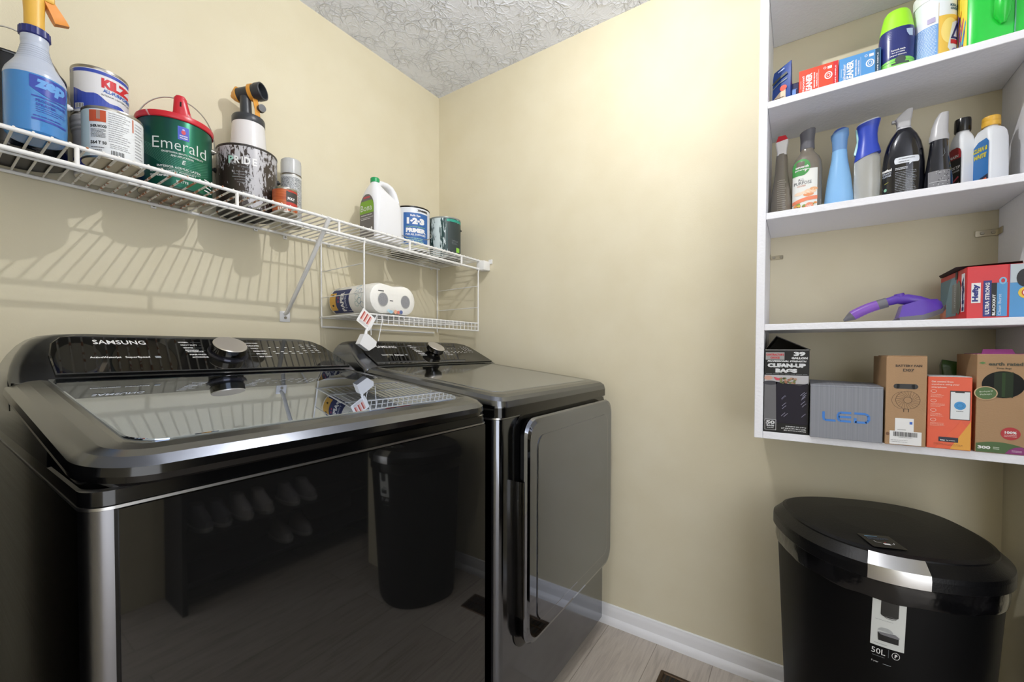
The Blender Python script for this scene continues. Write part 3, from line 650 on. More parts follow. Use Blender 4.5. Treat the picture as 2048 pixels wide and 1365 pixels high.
# 3 white screw-top pail and KILZ can on it
def pail():
    x,y=-1.357,-.0835; t=thing('plastic_pail','white plastic screw-top pail beneath the small white and blue paint can','pail',(x,y,SZ),face_cam(x,y))
    W=M('grey_white_pail','#c9c9cc',.4); BL=C('#2f3f9c'); r=.052
    S=Surf([(0,.050,.050),(.003,.052,.052),(.014,.052,.052),(.0145,.052,.052),(.04,.0525,.0525),(.042,.0525,.0525),(.105,.053,.053),(.108,.056,.056),(.112,.056,.056),(.114,.054,.054),(.118,.0575,.0575),(.124,.0575,.0575),(.126,.055,.055),(.130,.0575,.0575),(.140,.058,.058),(.1435,.056,.056)])
    b=MB(); b.loft(S.rings(48),[W,W,W,BL,BL,W]+[W]*20,m0=M('pail_base','#d9d4c6',.4)); b.build('tub',t)
pail()
def deco_kilz(b,fn,r,h):
    BL=C('#3148a8'); W=C('#dcdce0')
    b.drect(fn,-r*.97,r*.97,.008,h-.008,W,.0003,step=.005); b.drect(fn,-r*.97,r*.97,h-.017,h-.009,BL,.0006,step=.005)
    b.drect(fn,-r*.99,-r*.86,.008,h-.009,C('#a9a9a9'),.0006,step=.003)
    # swoosh
    n=14
    for i in range(n):
        a=-.86+ i*(1.8/n); c=a+1.8/n; za=.062-.016*(a+.86); zc=.062-.016*(c+.86)
        b.add([fn(r*a,.030,.0006),fn(r*c,.030 ,.0006),fn(r*c,zc-.004*math.sin(i),.0006),fn(r*a,za-.004*math.sin(i-1),.0006)],[(0,1,2,3)],BL)
    b.drect(fn,-.86*r,.9*r,.012,.031,BL,.0006,step=.005)
    b.dtext(fn,'KILZ',.008,h-.038,.023,C('#c8202c'),al='l',w=.050,bold=.06) if 0 else b.dtext(fn,'KILZ',.028,h-.036,.024,C('#c8202c'),w=.052,bold=.07,o=.001)
    b.dtext(fn,'ALL-PURPOSE',.030,h-.0545,.0085,C('#2f5fb0'),w=.050,bold=.04,o=.001); b.dtext(fn,'INTERIOR | EXTERIOR',.028,h-.066,.0055,KTXT,w=.052,bold=.0,o=.001)
    b.drect(fn,-.82*r,-.55*r,.014,.026,LTXT,.0008,step=.005)
    for i in range(5): b.drect(fn,-.79*r+i*.0028,-.79*r+i*.0028+.001,.015,.025,KTXT,.001)
can('paint_can','small white and blue paint can stacked on the white plastic pail',-1.357,-.0835,.0555,.121,C('#d9d9dc',.3),z0=SZ+.1437,deco=deco_kilz,lidmat=TIN,off=0.)

def deco_sher(b,fn,r,h):
    b.drect(fn,-r*.99,-r*.72,.006,h-.007,C('#c3d3d3'),.0003,step=.002)
    b.drect(fn,-r*.72,-.012,h-.036,h-.010,C('#c4532f'),.0006,step=.005); b.drect(fn,-.0285,-.022,h-.03,h-.010,C('#a98476'),.0008)
    b.dtext(fn,'SHER-WOOD',-.0385,h-.046,.0065,KTXT,al='l',w=.0275,bold=.04); b.dbars(fn,-.038,-.012,.047,h-.052,7,C('#5a5a5c'),fill=.45,rnd=.2)
    b.dtext(fn,'S64 T 50',-.0385,.036,.0075,KTXT,al='l',w=.027,bold=.03); b.dbars(fn,-.038,-.014,.010,.028,3,C('#77777a'),seed=8)
    b.dbars(fn,-.008,.030,.040,h-.010,14,C('#9a9a9e'),seed=5,fill=.3); b.dbars(fn,-.006,.036,.026,.038,3,C('#8a8a8e'),seed=6,fill=.3)
    b.drect(fn,.0335,.0355,h-.040,h-.010,C('#c8643a'),.0008); b.dbars(fn,.038,.052,.02,h-.014,12,C('#a5a5a9'),seed=7,fill=.3)
    for i in range(9): b.drect(fn,-.004+i*.0026,-.004+i*.0026+.0012,.010,.022,KTXT,.0008)
can('paint_can','small white-labelled stain can with an orange patch at the front shelf edge',-1.362,-.2125,.0560,.119,C('#dfe2e4',.4),deco=deco_sher,botmat=M('tin_base','#b0a899',.35,.6))

# emerald can
def mat_emer():
    m=M('emerald_foil_label','#14584a',.28,.55); nt,b=nodes(m); v=mapping(nt,(9,9,3)); n=N(nt,'ShaderNodeTexNoise',Scale=1.,Detail=2.); nt.links.new(v,n.inputs['Vector'])
    c=ramp(nt,n.outputs['Fac'],[(.3,'#0f3352'),(.45,'#114a40'),(.7,'#18684c')]); nt.links.new(c,b.inputs['Base Color']); return m
def deco_em(b,fn,r,h):
    SIL=C('#cfd6d3')
    b.drect(fn,.003,.028,h-.062,h-.026,C('#4e62c8'),.0006,step=.006); b.drect(fn,.0045,.0265,h-.0605,h-.0275,C('#3a4fb8'),.0008,step=.006)
    b.dell(fn,.0155,h-.041,.005,.006,C('#c23a4a'),.001); b.dell(fn,.0155,h-.034,.0028,.0025,C('#b8bce8'),.001); b.dtext(fn,'SHERWIN',.0155,h-.051,.0035,LTXT,w=.018,bold=.03,o=.001); b.dtext(fn,'WILLIAMS',.0155,h-.0565,.0035,LTXT,w=.018,bold=.03,o=.001)
    b.dtext(fn,'Emerald',.008,h-.078,.0300,SIL,w=.118,bold=-.008)
    for i in range(9):
        P=[]
        for k in range(15):
            q=k/14; u_=-.078+.150*q; z=h-.070-.0035*i-(.045+.0012*i)*math.sin(q*PI*.75)**1.1; P.append((u_,z))
        b.dline(fn,P,.0005,C('#5f9f8a'),.0005)
    b.dtext(fn,'EXCEPTIONAL BEAUTY, WASHABILITY',.014,h-.101,.0055,SIL,w=.092,bold=.02); b.dtext(fn,'AND APPLICATION',.012,h-.109,.0055,SIL,w=.050,bold=.02)
    b.drect(fn,.007,.022,h-.130,h-.115,C('#0f6a54'),.0006); b.dtext(fn,'E',.0145,h-.1225,.011,SIL,bold=.02,slant=.2,o=.001)
    b.dtext(fn,'INTERIOR ACRYLIC LATEX',.006,h-.140,.0060,SIL,w=.096,bold=.02); b.drect(fn,-.040,.052,h-.1465,h-.1460,SIL,.0008); b.dtext(fn,'LIMITED WARRANTY',.010,h-.1515,.005,SIL,w=.066,bold=.01)
    b.dtext(fn,'K36 T 00',-.056,h-.1545,.0055,LTXT,al='l',w=.022,bold=.03);b.dtext(fn,'ULTRADEEP BASE',-.056,h-.165,.0055,LTXT,al='l',w=.038,bold=.03); b.dtext(fn,'MATTE',.012,h-.176,.0065,SIL,w=.026,bold=.02)
    for i in range(4): b.drect(fn,.062,.080,h-.15-i*.010,h-.147-i*.010,LTXT,.0008,step=.003)
t=can('paint_can','green metallic gallon paint can with a red pouring lid',-1.2005,-.101,.0865,.196,mat_emer(),deco=deco_em,bail=(.150,.132,-.12,.0,1.0),botmat=M('tin_base'),rim=M('green_rim','#1b3f35',.3,.5),off=.02)
RED=drip_mat('red_pour_lid','#c3202f','#cfc6c4',.60,.66,(30,30,30),rough=.3)
b=MB(); b.lathe([(.088,.186),(.0905,.188),(.0915,.196),(.0905,.2015),(.082,.2035),(.03,.2035)],RED,n=48,cap0=False); b.build('pouring_lid',t,'red plastic pouring lid')
b=MB(); b.loft([sring(.024,.012,.200,cx=.014,cy=-.067),sring(.020,.011,.215,cx=.013,cy=-.069),sring(.0165,.010,.235,cx=.011,cy=-.071),sring(.0145,.009,.250,cx=.010,cy=-.072),sring(.010,.007,.2565,cx=.010,cy=-.072),sring(.003,.003,.258,cx=.010,cy=-.072)],RED); b.tube([(.010,-.081,.226),(.0105,-.0813,.238)],.002,BLACK,6); b.build('spout',t)

# pride can + paint sprayer
def deco_pr(b,fn,r,h):
    for i,(c_,u_,w_) in enumerate((('P',-.043,.013),('R',-.027,.014),('I',-.0135,.0035),('D',.0,.016),('E',.020,.013))):
        b.dtext(fn,c_,u_,h-.051,.0225,C('#9fd0c0') if c_=='P' else LTXT,w=w_,bold=.03)
    b.dtext(fn,'BY DESIGN',-.010,h-.071,.0045,GTXT,w=.030)
    for i,(w_,z_) in enumerate(((.036,.086),(.050,.095),(.056,.103),(.044,.111),(.032,.119))): b.dbars(fn,-.012-w_/2,-.012+w_/2,h-z_-.002,h-z_+.002,1,GTXT,seed=i,rnd=.02)
    b.dtext(fn,'EGGSHELL',-.004,h-.149,.0085,C('#b9b9bd'),w=.050); b.dtext(fn,'6015 - WHITE BASE',-.006,h-.163,.0045,C('#b9b9bd'),w=.055)
PR=drip_mat('dripped_brown_label','#332a25','#b7b6bb',.56,.63,(150,150,60),side=(.022,.030,.196,.09),rough=.3)
can('paint_can','dark brown gallon paint can streaked with dried white paint, spray gun on top',-1.001,-.0885,.0865,.198,PR,deco=deco_pr,bail=(.128,None,.10,0),botmat=M('black_can_base'),rim=M('dark_rim','#3a3735',.35,.4),earm=BLACK,off=.0)
def gun():
    x,y=-.996,-.0885; z0=SZ+.1965
    t=thing('paint_spray_gun','yellow and black paint spray gun on a white cup, atop the brown paint can','spray gun',(x,y,z0),face_cam(x,y))
    G=M('gun_grey_plastic','#33363b',.35); A=M('gun_amber_plastic','#d9983a',.35)
    b=MB(); b.lathe([(.049,.0),(.0525,.003),(.0515,.03),(.0485,.07),(.0465,.100)],M('cup_white','#dcdadb',.25),n=40); b.build('paint_cup',t)
    b=MB(); b.lathe([(.0468,.096),(.0478,.098),(.0478,.116),(.046,.1195),(.034,.122),(.02,.124)],G,n=40); b.build('cup_lid',t)
    ax=Vector((.80,-.58,.10)).normalized(); c0=Vector((.002,-.005,.200))
    P=lambda s_:c0+ax*s_
    b=MB(); b.cyl((-.006,-.004,.116),(-.008,-.004,.185),.0175,.0165,G,20); b.cyl(P(-.036),P(.016),.021,.022,G,28); b.build('gun_body',t)
    b=MB(); b.cyl(P(-.052),P(-.034),.014,.0255,A,28); b.cyl(P(-.060),P(-.051),.006,.012,A,16); b.build('rear_knob',t)
    b=MB(); b.cyl(P(.008),P(.020),.0265,.0265,A,32); b.loft([[tuple(Vector(q)+Vector((dx*.007,dy*.007,0))) for dx,dy in((-1,-1),(1,-1),(1,1),(-1,1))] for q in((.018,-.018,.182),(.024,-.022,.150),(.026,-.024,.122))],A); b.build('trigger_guard',t)
    b=MB(); b.cyl(P(.018),P(.030),.0245,.0255,G,36,cap=False); b.cyl(P(.030),P(.048),.027,.027,G,36,cap=False)
    a=ax.orthogonal().normalized(); bb=ax.cross(a); rg=lambda r_,s_:[P(s_)+a*r_*math.cos(2*PI*k/36)+bb*r_*math.sin(2*PI*k/36) for k in range(36)]
    b.loft([rg(.027,.048),rg(.025,.050),rg(.0225,.049),rg(.021,.030),rg(.004,.028)],G,False,True); b.cyl(P(.027),P(.036),.006,.0055,M('gun_grey_plastic'),16); b.build('air_nozzle',t)
    b=MB(); d=Vector((.35,-.92,-.1)).normalized(); q=Vector((.035,-.026,.150)); b.cyl(q,q+d*.012,.0125,.0115,G,24); b.build('flow_dial',t)
gun()

def deco_or(b,fn,r,h):
    b.drect(fn,.004,.035,.032,h-.012,C('#3d3836'),.0006,step=.005); b.drect(fn,.004,.035,.022,.034,C('#b8352c'),.0007,step=.005); b.drect(fn,.010,.035,h-.014,h-.009,C('#b8352c'),.0007,step=.005)
    b.dtext(fn,'POLY',.018,.045,.009,LTXT,w=.020,bold=.04,o=.001)
    for i in range(5): b.drect(fn,-.020+i*.006,-.016+i*.006,.006,.016,C('#e0cfc0'),.0007)
WD=M('orange_wood_label','#b4552a',.4); nt,bb=nodes(WD); v=mapping(nt,(20,20,180)); nn=N(nt,'ShaderNodeTexNoise',Scale=1.); nt.links.new(v,nn.inputs['Vector']); nt.links.new(ramp(nt,nn.outputs['Fac'],[(.3,'#a04420'),(.7,'#c66a38')]),bb.inputs['Base Color'])
can('stain_can','little orange wood-stain can in front of the grey aerosol',-.9365,-.1985,.0368,.0805,WD,deco=deco_or,cat='stain can',botmat=M('tin_base'))
def aero():
    x,y=-.8485,-.078; t=thing('aerosol_can','grey speckled aerosol can with a clear cap beside the brown paint can','aerosol can',(x,y,SZ),face_cam(x,y))
    SP=M('speckled_label','#9da0a2',.35); nt,bb=nodes(SP); v=mapping(nt,(420,420,420)); nn=N(nt,'ShaderNodeTexNoise',Scale=1.,Detail=1.); nt.links.new(v,nn.inputs['Vector']); nt.links.new(ramp(nt,nn.outputs['Fac'],[(.42,'#6d7174'),(.5,'#a9acae'),(.6,'#c9cbcd')]),bb.inputs['Base Color'])
    r=.0335; b=MB(); b.lathe([(.030,.001),(.0335,.002),(.0345,.005),(r,.008),(r,.035),(r,.17),(r,.178),(.033,.181),(.0345,.183),(.031,.187),(.026,.190)],[TIN,TIN,TIN,C('#b9bcbe'),SP,C('#c9cccd'),TIN],n=40)
    f=Surf([(0,r,r),(.2,r,r)]).f; b.drect(f,.011,.0118,.02,.176,LTXT,.0006); b.drect(f,-.03,.033,.172,.1735,LTXT,.0006,step=.004); b.dbars(f,-.02,.008,.05,.075,4,C('#dcdedf'),.0006)
    b.build('can_body',t)
    CAP=M('cloudy_clear_cap','#d9dbdd',.2,trans=.35)
    b=MB(); b.lathe([(.0335,.184),(.0335,.225),(.0325,.234),(.029,.2375),(.001,.238)],CAP,n=40,cap0=False); b.build('cap',t)
    b=MB(); b.lathe([(.007,.188),(.007,.204),(.005,.206)],C('#c2c4c6'),n=16); b.build('nozzle',t)
aero()

# white jug
def jug():
    t=thing('cleaner_jug','big white plastic jug with green cap and grey-green label','jug',(-.512,-.160,SZ),0)
    t.scale=(.98,.98,.98)
    W=M('white_jug_plastic','#e3e4e8',.32); b=MB()
    H=lambda z,x0,x1,hy,r:rrect(x0,x1,-hy,hy,r,z,n=6)
    rg=[H(0,-.066,.066,.045,.02),H(.004,-.073,.073,.052,.024),H(.02,-.075,.075,.055,.026),H(.10,-.075,.075,.055,.026),H(.15,-.075,.074,.055,.028),H(.172,-.074,.066,.053,.03),H(.186,-.072,.040,.050,.03),H(.20,-.068,.014,.045,.028),H(.216,-.062,-.004,.036,.024),H(.232,-.055,-.014,.022,.018),H(.240,-.050,-.018,.017,.014),H(.244,-.049,-.019,.0155,.0135)]
    b.loft(rg,W)
    # arched hollow handle
    P=[(-.034,0,.232),(-.008,0,.246),(.020,0,.247),(.042,0,.239),(.056,0,.222),(.0625,0,.195),(.064,0,.160),(.064,0,.12)]
    n=16; R_=[(.014,.019),(.013,.018),(.013,.018),(.014,.020),(.015,.024),(.016,.030),(.015,.040),(.010,.045)]
    rings=[]
    for i,p in enumerate(P):
        a=Vector(P[max(0,i-1)]);c_=Vector(P[min(len(P)-1,i+1)]); d=(c_-a).normalized(); nrm=Vector((-d.z,0,d.x)); q=Vector(p)
        rings.append([tuple(q+nrm*R_[i][0]*math.cos(2*PI*k/n)+Vector((0,1,0))*R_[i][1]*math.sin(2*PI*k/n)) for k in range(n)])
    b.loft(rings,W); b.build('bottle',t)
    b=MB(); b.lathe([(.0165,.243),(.0185,.2445),(.0185,.259),(.016,.262)],M('green_cap','#1f9a5a',.35),c=(-.034,0),n=28); b.build('cap',t,'green screw cap')
    # label on the -x face, wrapping a little
    fx=lambda u_,v_,o:(-.0750-o,-u_,v_)
    b=MB(); G=C('#6f6b6b'); GR=C('#7fae35')
    arc=[(-.042,.004),(.042,.004),(.044,.02)]+[(.044*math.cos(a),.13+.055*math.sin(a)) for a in [PI*k/14 for k in range(15)]]+[(-.044,.02)]
    b.dpoly(fx,arc,G,.0008)
    gr=[(.0435,.108),(.0435,.134),(.040,.150),(.032,.158),(-.032,.158),(-.040,.150),(-.0435,.134),(-.0435,.108)]
    b.dpoly(fx,gr,GR,.0012); b.dtext(fx,'Bona',-.002,.130,.024,LTXT,w=.070,bold=.0,o=.0018)
    b.dbars(fx,-.036,.036,.098,.104,1,LTXT,.0012); b.drect(fx,-.04,.04,.090,.0915,LTXT,.0012); b.dbars(fx,-.036,.038,.082,.088,1,LTXT,.0012,seed=5)
    b.dell(fx,.03,.045,.005,.006,LTXT,.0012); b.drect(fx,-.02,.02,.168,.175,C('#c04a55'),.0012); b.build('label',t,'arched grey and green label')
jug()

def deco_zin(b,fn,r,h):
    BL=C('#2f62a4'); f=fn
    b.drect(f,-.030,.074,.030,h-.030,BL,.0006,step=.006); b.drect(f,-.040,.078,.016,.030,C('#c9c7a0'),.0006,step=.006)
    b.dtext(f,'ZINSSER',.052,h-.018,.0085,KTXT,w=.045,bold=.06); b.dtext(f,'Bulls Eye',.021,h-.043,.0110,LTXT,w=.044,bold=.03)
    b.dtext(f,'1·2·3',.022,h-.066,.028,LTXT,w=.076,bold=.08) ; b.dbars(f,-.02,.065,h-.094,h-.088,1,C('#8fc06a'),.001)
    b.dtext(f,'PRIMER',.023,h-.107,.0195,LTXT,w=.086,bold=.07); b.dtext(f,'FOR ALL SURFACES',.022,h-.125,.0085,LTXT,w=.086,bold=.03)
    b.dbars(f,-.02,.06,.040,.062,3,C('#9dc8b0'),.001,seed=3)
can('paint_can','white primer can with a blue label and black lid, right of the white jug',-.297,-.100,.0870,.2,C('#dfe3ea',.3),deco=deco_zin,botmat=M('black_can_base'),rim=BLACKGL,lidmat=BLACKGL,bail=(.12,-.065,.35,-.085),off=.0)
GD=drip_mat('dripped_teal_label','#143a3a','#c9d6d8',.55,.61,(120,120,26),side=(-.034,.032,.30,.20),rough=.3)
def deco_gr(b,fn,r,h):
    b.drect(fn,.010,r*.98,h-.022,h-.010,C('#2a9a86'),.0006,step=.005); b.drect(fn,.016,r*.98,.008,h-.024,C('#2e3a3b'),.0004,step=.005)
    b.drect(fn,.055,.070,.030,.052,C('#8fcf4a'),.0008,step=.004); b.dtext(fn,'Behr',-.002,.105,.022,GTXT,w=.04) if 0 else None
    b.dbars(fn,.034,.066,.064,.086,4,GTXT,.0008,fill=.2)
can('paint_can','dark teal paint can smeared with white drips, nearest the room corner',-.121,-.149,.0785,.192,GD,deco=deco_gr,bail=(.155,.060,.35,0.01),botmat=M('black_can_base'),rim=M('grey_rim','#8e9492',.35,.3),lidmat=TIN,earm=BLACK,off=.0)
#@@PART3
# ================================================================= RIGHT SHELF UNIT : TOP SHELF
A90=-PI/2      # local -Y -> world -x ; local +X -> world -y
Z1,Z2,Z3,Z4=1.8121,1.5021,1.1886,.8839
def boxthing(name,label,cat,x,y0,y1,z0,h,depth,body,front=None,rz=0.,side=None,group=None,bev=.0008,extra=None):
    """box whose front faces -x at x; y0 (left in picture) > y1 (right)"""
    w_=abs(y1-y0); t=thing(name,label,cat,(x,(y0+y1)/2,z0),A90+rz,group)
    b=MB(); b.box(-w_/2,w_/2,0,depth,0,h,body,bev=bev,seg=1)
    f=lambda u,v,o:(u,-o,v); sf=lambda u,v,o:(-w_/2-o,u,v)     # side: left face, u = depth from front
    if front: front(b,f,w_,h)
    if side: side(b,sf,depth,h)
    b.build('carton',t)
    if extra: extra(t,f,w_,h)
    return t
# blue sachet, slanted
t=thing('cleaner_sachet','glossy dark blue hanging sachet at the left end of the top shelf','sachet',(-.185,-1.513,Z1),A90-.35)
b=MB(); BLU=M('sachet_blue','#1d3f86',.25)
b.loft([[(-.023,-.001,0),(.023,-.001,0),(.023,.006,0),(-.023,.006,0)],[(-.023,-.006,.03),(.023,-.006,.03),(.023,.008,.03),(-.023,.008,.03)],[(-.023,-.003,.09),(.023,-.003,.10),(.023,.004,.10),(-.023,.004,.09)],[(-.021,-.001,.108),(.023,-.001,.124),(.023,.002,.124),(-.021,.002,.108)]],BLU)
f=lambda u,v,o:(u,-.0062-o,v)
b.dpoly(f,[(-.022,.004),(.012,.004),(.012,.046),(-.002,.044),(-.022,.026)],C('#c9b79d'),.001); b.dell(f,.006,.052,.009,.008,C('#d2452c'),.0014)
b.dline(f,[(-.022,.072),(-.005,.084),(.015,.092)],.006,C('#3a3f33'),.001); b.dline(f,[(-.022,.058),(-.005,.070),(.015,.076)],.002,C('#7f8a6a'),.001); b.dbars(f,-.02,.01,.010,.03,4,KTXT,.0014); b.dline(f,[(-.008,.101),(.008,.107)],.0025,C('#aebfe6'),.001)
b.build('packet',t)
t=thing('refill_card','small dark blue blister card between the sachet and the orange carton','card',(-.185,-1.5425,Z1),A90)
b=MB(); b.box(-.0105,.0105,0,.003,0,.0605,M('card_navy','#1c2250',.4),bev=.002,seg=1); f=lambda u,v,o:(u,-o,v); b.loft([[(-.008,0,.004),(.006,0,.004),(.006,0,.044),(-.008,0,.044)],[(-.006,-.006,.006),(.004,-.006,.006),(.003,-.006,.038),(-.005,-.006,.038)]],C('#6d8fc9',.15)); b.build('card',t)
def fr_cleaner(word,bc,edge):
    def g(b,f,w_,h):
        b.drect(f,w_/2-.011,w_/2-.001,.001,h-.001,C(edge),.0003)
        b.dtext(f,word,-w_/2+.0105,.038,.0065,LTXT,w=.050,rot=PI/2,bold=.01); b.dline(f,[(-w_/2+.0045,.030),(-w_/2+.0045,.052)],.0006,LTXT)
        b.dtext(f,'CLEANER',-w_/2+.0225,.036,.014,LTXT,w=.062,rot=PI/2,bold=.04)
        b.dtext(f,'REMOVES ODORS',-w_/2+.0345,.045,.003,LTXT,w=.042,rot=PI/2,bold=.04); b.dtext(f,'FOAMING ACTION',-w_/2+.040,.044,.003,LTXT,w=.036,rot=PI/2,bold=.03)
        b.dline(f,[(-w_/2+.044,.012),(-w_/2+.044,h-.010)],.0004,LTXT)
        b.dell(f,w_/2-.021,.047,.0085,.010,LTXT,.0008); b.dell(f,w_/2-.021,.047,.006,.0075,C(bc),.0011); b.dring(f,w_/2-.021,.047,.004,.005,.0012,LTXT,.0014)
        b.drect(f,w_/2-.023,w_/2-.014,h-.016,h-.009,LTXT,.0008); b.dring(f,w_/2-.029,h-.0115,.003,.003,.001,LTXT,.0008)
        b.dtext(f,'SAFE SIMPLE',w_/2-.006,.043,.0022,LTXT,w=.05,rot=PI/2,bold=.02)
    return g
boxthing('cleaner_carton','orange-red carton of disposal cleaner on the top shelf','carton',-.2,-1.5525,-1.6385,Z1,.0805,.05,C('#e0452a',.4),fr_cleaner('Disposal','#e0452a','#c8222a'))
boxthing('cleaner_carton','light blue carton of dishwasher cleaner, right of the orange carton','carton',-.2,-1.6400,-1.7235,Z1,.0795,.05,C('#4f8fc9',.4),fr_cleaner('Dishwasher','#4f8fc9','#24465c'))
# carpet cleaner bottle
def bottle(name,label,cat,x,y,z,prof,mats,e=2.,rz=A90,deco=None,part='bottle',m0=None,group=None,n=44):
    t=thing(name,label,cat,(x,y,z),rz,group); S=Surf(prof,e); b=MB(); b.loft(S.rings(n),mats,m0=m0)
    if deco: deco(b,S.f)
    b.build(part,t); return t,S
NV=C('#27306e',.22)
def d(b,f):
    b.drect(f,-.032,.032,.003,.030,C('#7fd05a',.3),.0006,step=.004); b.dell(f,.0,.030,.034,.008,C('#7fd05a',.3),.0008,t0=0,t1=PI)
    b.dell(f,.004,.032,.010,.010,C('#3f4a46'),.0012); b.drect(f,-.012,.020,.022,.026,C('#3f4a46'),.0012)
    for i,(s_,w_) in enumerate((('Formula made',.026),('for portable',.024),('carpet cleaners',.030))): b.dtext(f,s_,.0,.058-.0065*i,.0042,LTXT,w=w_,bold=.02)
    for i in range(5): b.drect(f,-.020,-.013,.088+i*.0045,.0888+i*.0045,C('#7f86b8'),.0008)
    b.dpoly(f,[(.014,.104),(.026,.104),(.026,.086),(.02,.086),(.015,.096)],C('#a9bdd8'),.001)
t,S=bottle('carpet_cleaner_bottle','navy bottle with ribbed lime green cap on the top shelf','bottle',-.175,-1.7555,Z1,[(0,.030,.026),(.003,.0325,.028),(.045,.0335,.029),(.085,.0345,.030),(.100,.0345,.030),(.112,.033,.029),(.1145,.0325,.0285)],NV,2.3,deco=d)
b=MB(); nn_=48
rg=lambda k_,z:[(k_*(1+.03*(i%2))*.0325*math.cos(2*PI*i/nn_),k_*(1+.03*(i%2))*.0285*math.sin(2*PI*i/nn_),z) for i in range(nn_)]
b.loft([rg(1,.1145),rg(.96,.122),rg(.84,.145),rg(.74,.160),rg(.62,.166),rg(.3,.168)],C('#9be02a',.35)); b.build('cap',t,'ribbed lime green cap')
# wipes canister
def d(b,f):
    b.drect(f,-.037,-.001,.010,.092,C('#6f9fd6'),.0006,step=.004); b.dbars(f,-.034,-.003,.014,.09,22,C('#cfdff2'),.001,fill=.35,rnd=.1); b.drect(f,-.036,-.001,.002,.008,C('#34459a'),.0008,step=.004)
    b.drect(f,-.019,-.006,.098,.110,C('#a79fc0'),.001); b.drect(f,-.0005,.0,.002,.14,C('#c9a94f'),.0008)
    b.drect(f,.0005,.0385,.004,.108,C('#e2b94d'),.0006,step=.003); b.dell(f,.02,.070,.016,.03,C('#efd57a'),.001)
    b.dpoly(f,[(.016,.03),(.024,.088),(.0385,.098),(.0385,.012),(.026,.012)],C('#dfe3e6'),.0012); b.dtext(f,'L',.029,.070,.040,C('#2a2f66'),w=.016,slant=.3,o=.0016); b.drect(f,.021,.0385,.038,.048,C('#c3242c'),.0016,step=.004)
    b.dell(f,.030,.020,.007,.009,C('#8f86c0'),.0016); b.dtext(f,'KILLS',.028,.130,.006,C('#1f5a7a'),w=.016,bold=.05); b.dtext(f,'OVER',.028,.122,.006,C('#1f5a7a'),w=.015,bold=.05)
t,S=bottle('wipes_canister','white and yellow disinfecting wipes canister on the top shelf','canister',-.165,-1.8265,Z1,[(0,.036,.036),(.002,.0385,.0385),(.15,.0385,.0385),(.158,.0375,.0375)],C('#dfe4ea',.3),2.,deco=d,part='canister')
b=MB(); b.lathe([(.039,.156),(.0395,.158),(.0395,.180),(.036,.184),(.001,.185)],WHITEPL,n=40); b.build('lid',t)
# green detergent jug with label pouch look
def gjug():
    GN=M('green_jug_plastic','#22c23f',.28); t=thing('detergent_jug','large bright green detergent jug with yellow and purple label','jug',(-.128,-1.921,Z1),A90)
    b=MB(); H=lambda z,x0,x1,hy,r:rrect(x0,x1,-hy,hy,r,z,n=6)
    b.loft([H(0,-.050,.050,.070,.02),H(.004,-.055,.055,.078,.025),H(.06,-.057,.057,.081,.03),H(.13,-.057,.057,.081,.03),H(.19,-.052,.052,.074,.03),H(.225,-.035,.03,.045,.025),H(.24,-.022,.018,.022,.018),H(.25,-.022,.018,.022,.018)],GN)
    # handle ridge relief on the front
    P=[(.012,-.082,.205),(.009,-.0862,.15),(.006,-.0872,.10),(.005,-.0865,.062),(.008,-.083,.044)]
    b.tube(P,[.008,.013,.014,.013,.005],GN,14); b.tube([(.026,-.080,.2),(.026,-.0825,.04),(.026,-.0795,.0)],.0012,C('#5f9f8a'),6)
    f=lambda u,v,o:(u,-.0815-o,v)
    b.build('bottle',t)
    b=MB(); 
    def lf(u,v,o): return (-.0575-o,u,v)
    lf2=lambda u,v,o:(u,-.0815-o*1.0,v)
    b.drect(lf,-.06,.05,.01,.17,C('#e6cf3e'),.0006); 
    for i,(c_,a0) in enumerate((('#5f3f8f',-.05),('#c23a6a',-.04),('#3f7fc0',-.035),('#5f3f8f',-.02),('#e08a2a',.0),('#3f7fc0',.01),('#7f3f9f',.02))): b.dline(lf,[(a0,.012),(a0-.012+.004*i,.10)],.008,C(c_),.001)
    # corner strip wrapping onto the front
    R_=.03
    def cf(a,v,o): return (-.057+R_-(R_+o)*math.cos(a),-.081+R_-(R_+o)*math.sin(a),v)
    n=8
    for i in range(n):
        a0=PI/2*i/n*.55; a1=PI/2*(i+1)/n*.55; b.add([cf(a0,.006,.0006),cf(a1,.006,.0006),cf(a1,.165,.0006),cf(a0,.165,.0006)],[(0,1,2,3)],C('#e6cf3e'))
    for i,(c_,a0,z0_) in enumerate((('#5f3f8f',.05,.0),('#7f3f9f',.25,.01),('#3f7fc0',.5,.0),('#c23a6a',.7,.03),('#5f3f8f',.9,.0),('#e08a2a',.35,.05),('#3f9fc0',1.0,.02))):
        a0*=.5
        b.add([cf(a0,.008+z0_,.0011),cf(a0+.14,.008+z0_,.0011),cf(a0+.30,.055+z0_,.0011),cf(a0+.26,.062+z0_,.0011)],[(0,1,2,3)],C(c_))
    b.add([cf(.05,.075,.0011),cf(.5,.070,.0011),cf(.4,.095,.0011),cf(.1,.10,.0011)],[(0,1,2,3)],C('#7f6a9f'))
    b.build('label',t,'yellow and purple wrap-around label')
    b=MB(); b.lathe([(.024,.246),(.026,.248),(.026,.27),(.02,.275)],C('#e9e9e9'),n=24); b.build('cap',t)
gjug()

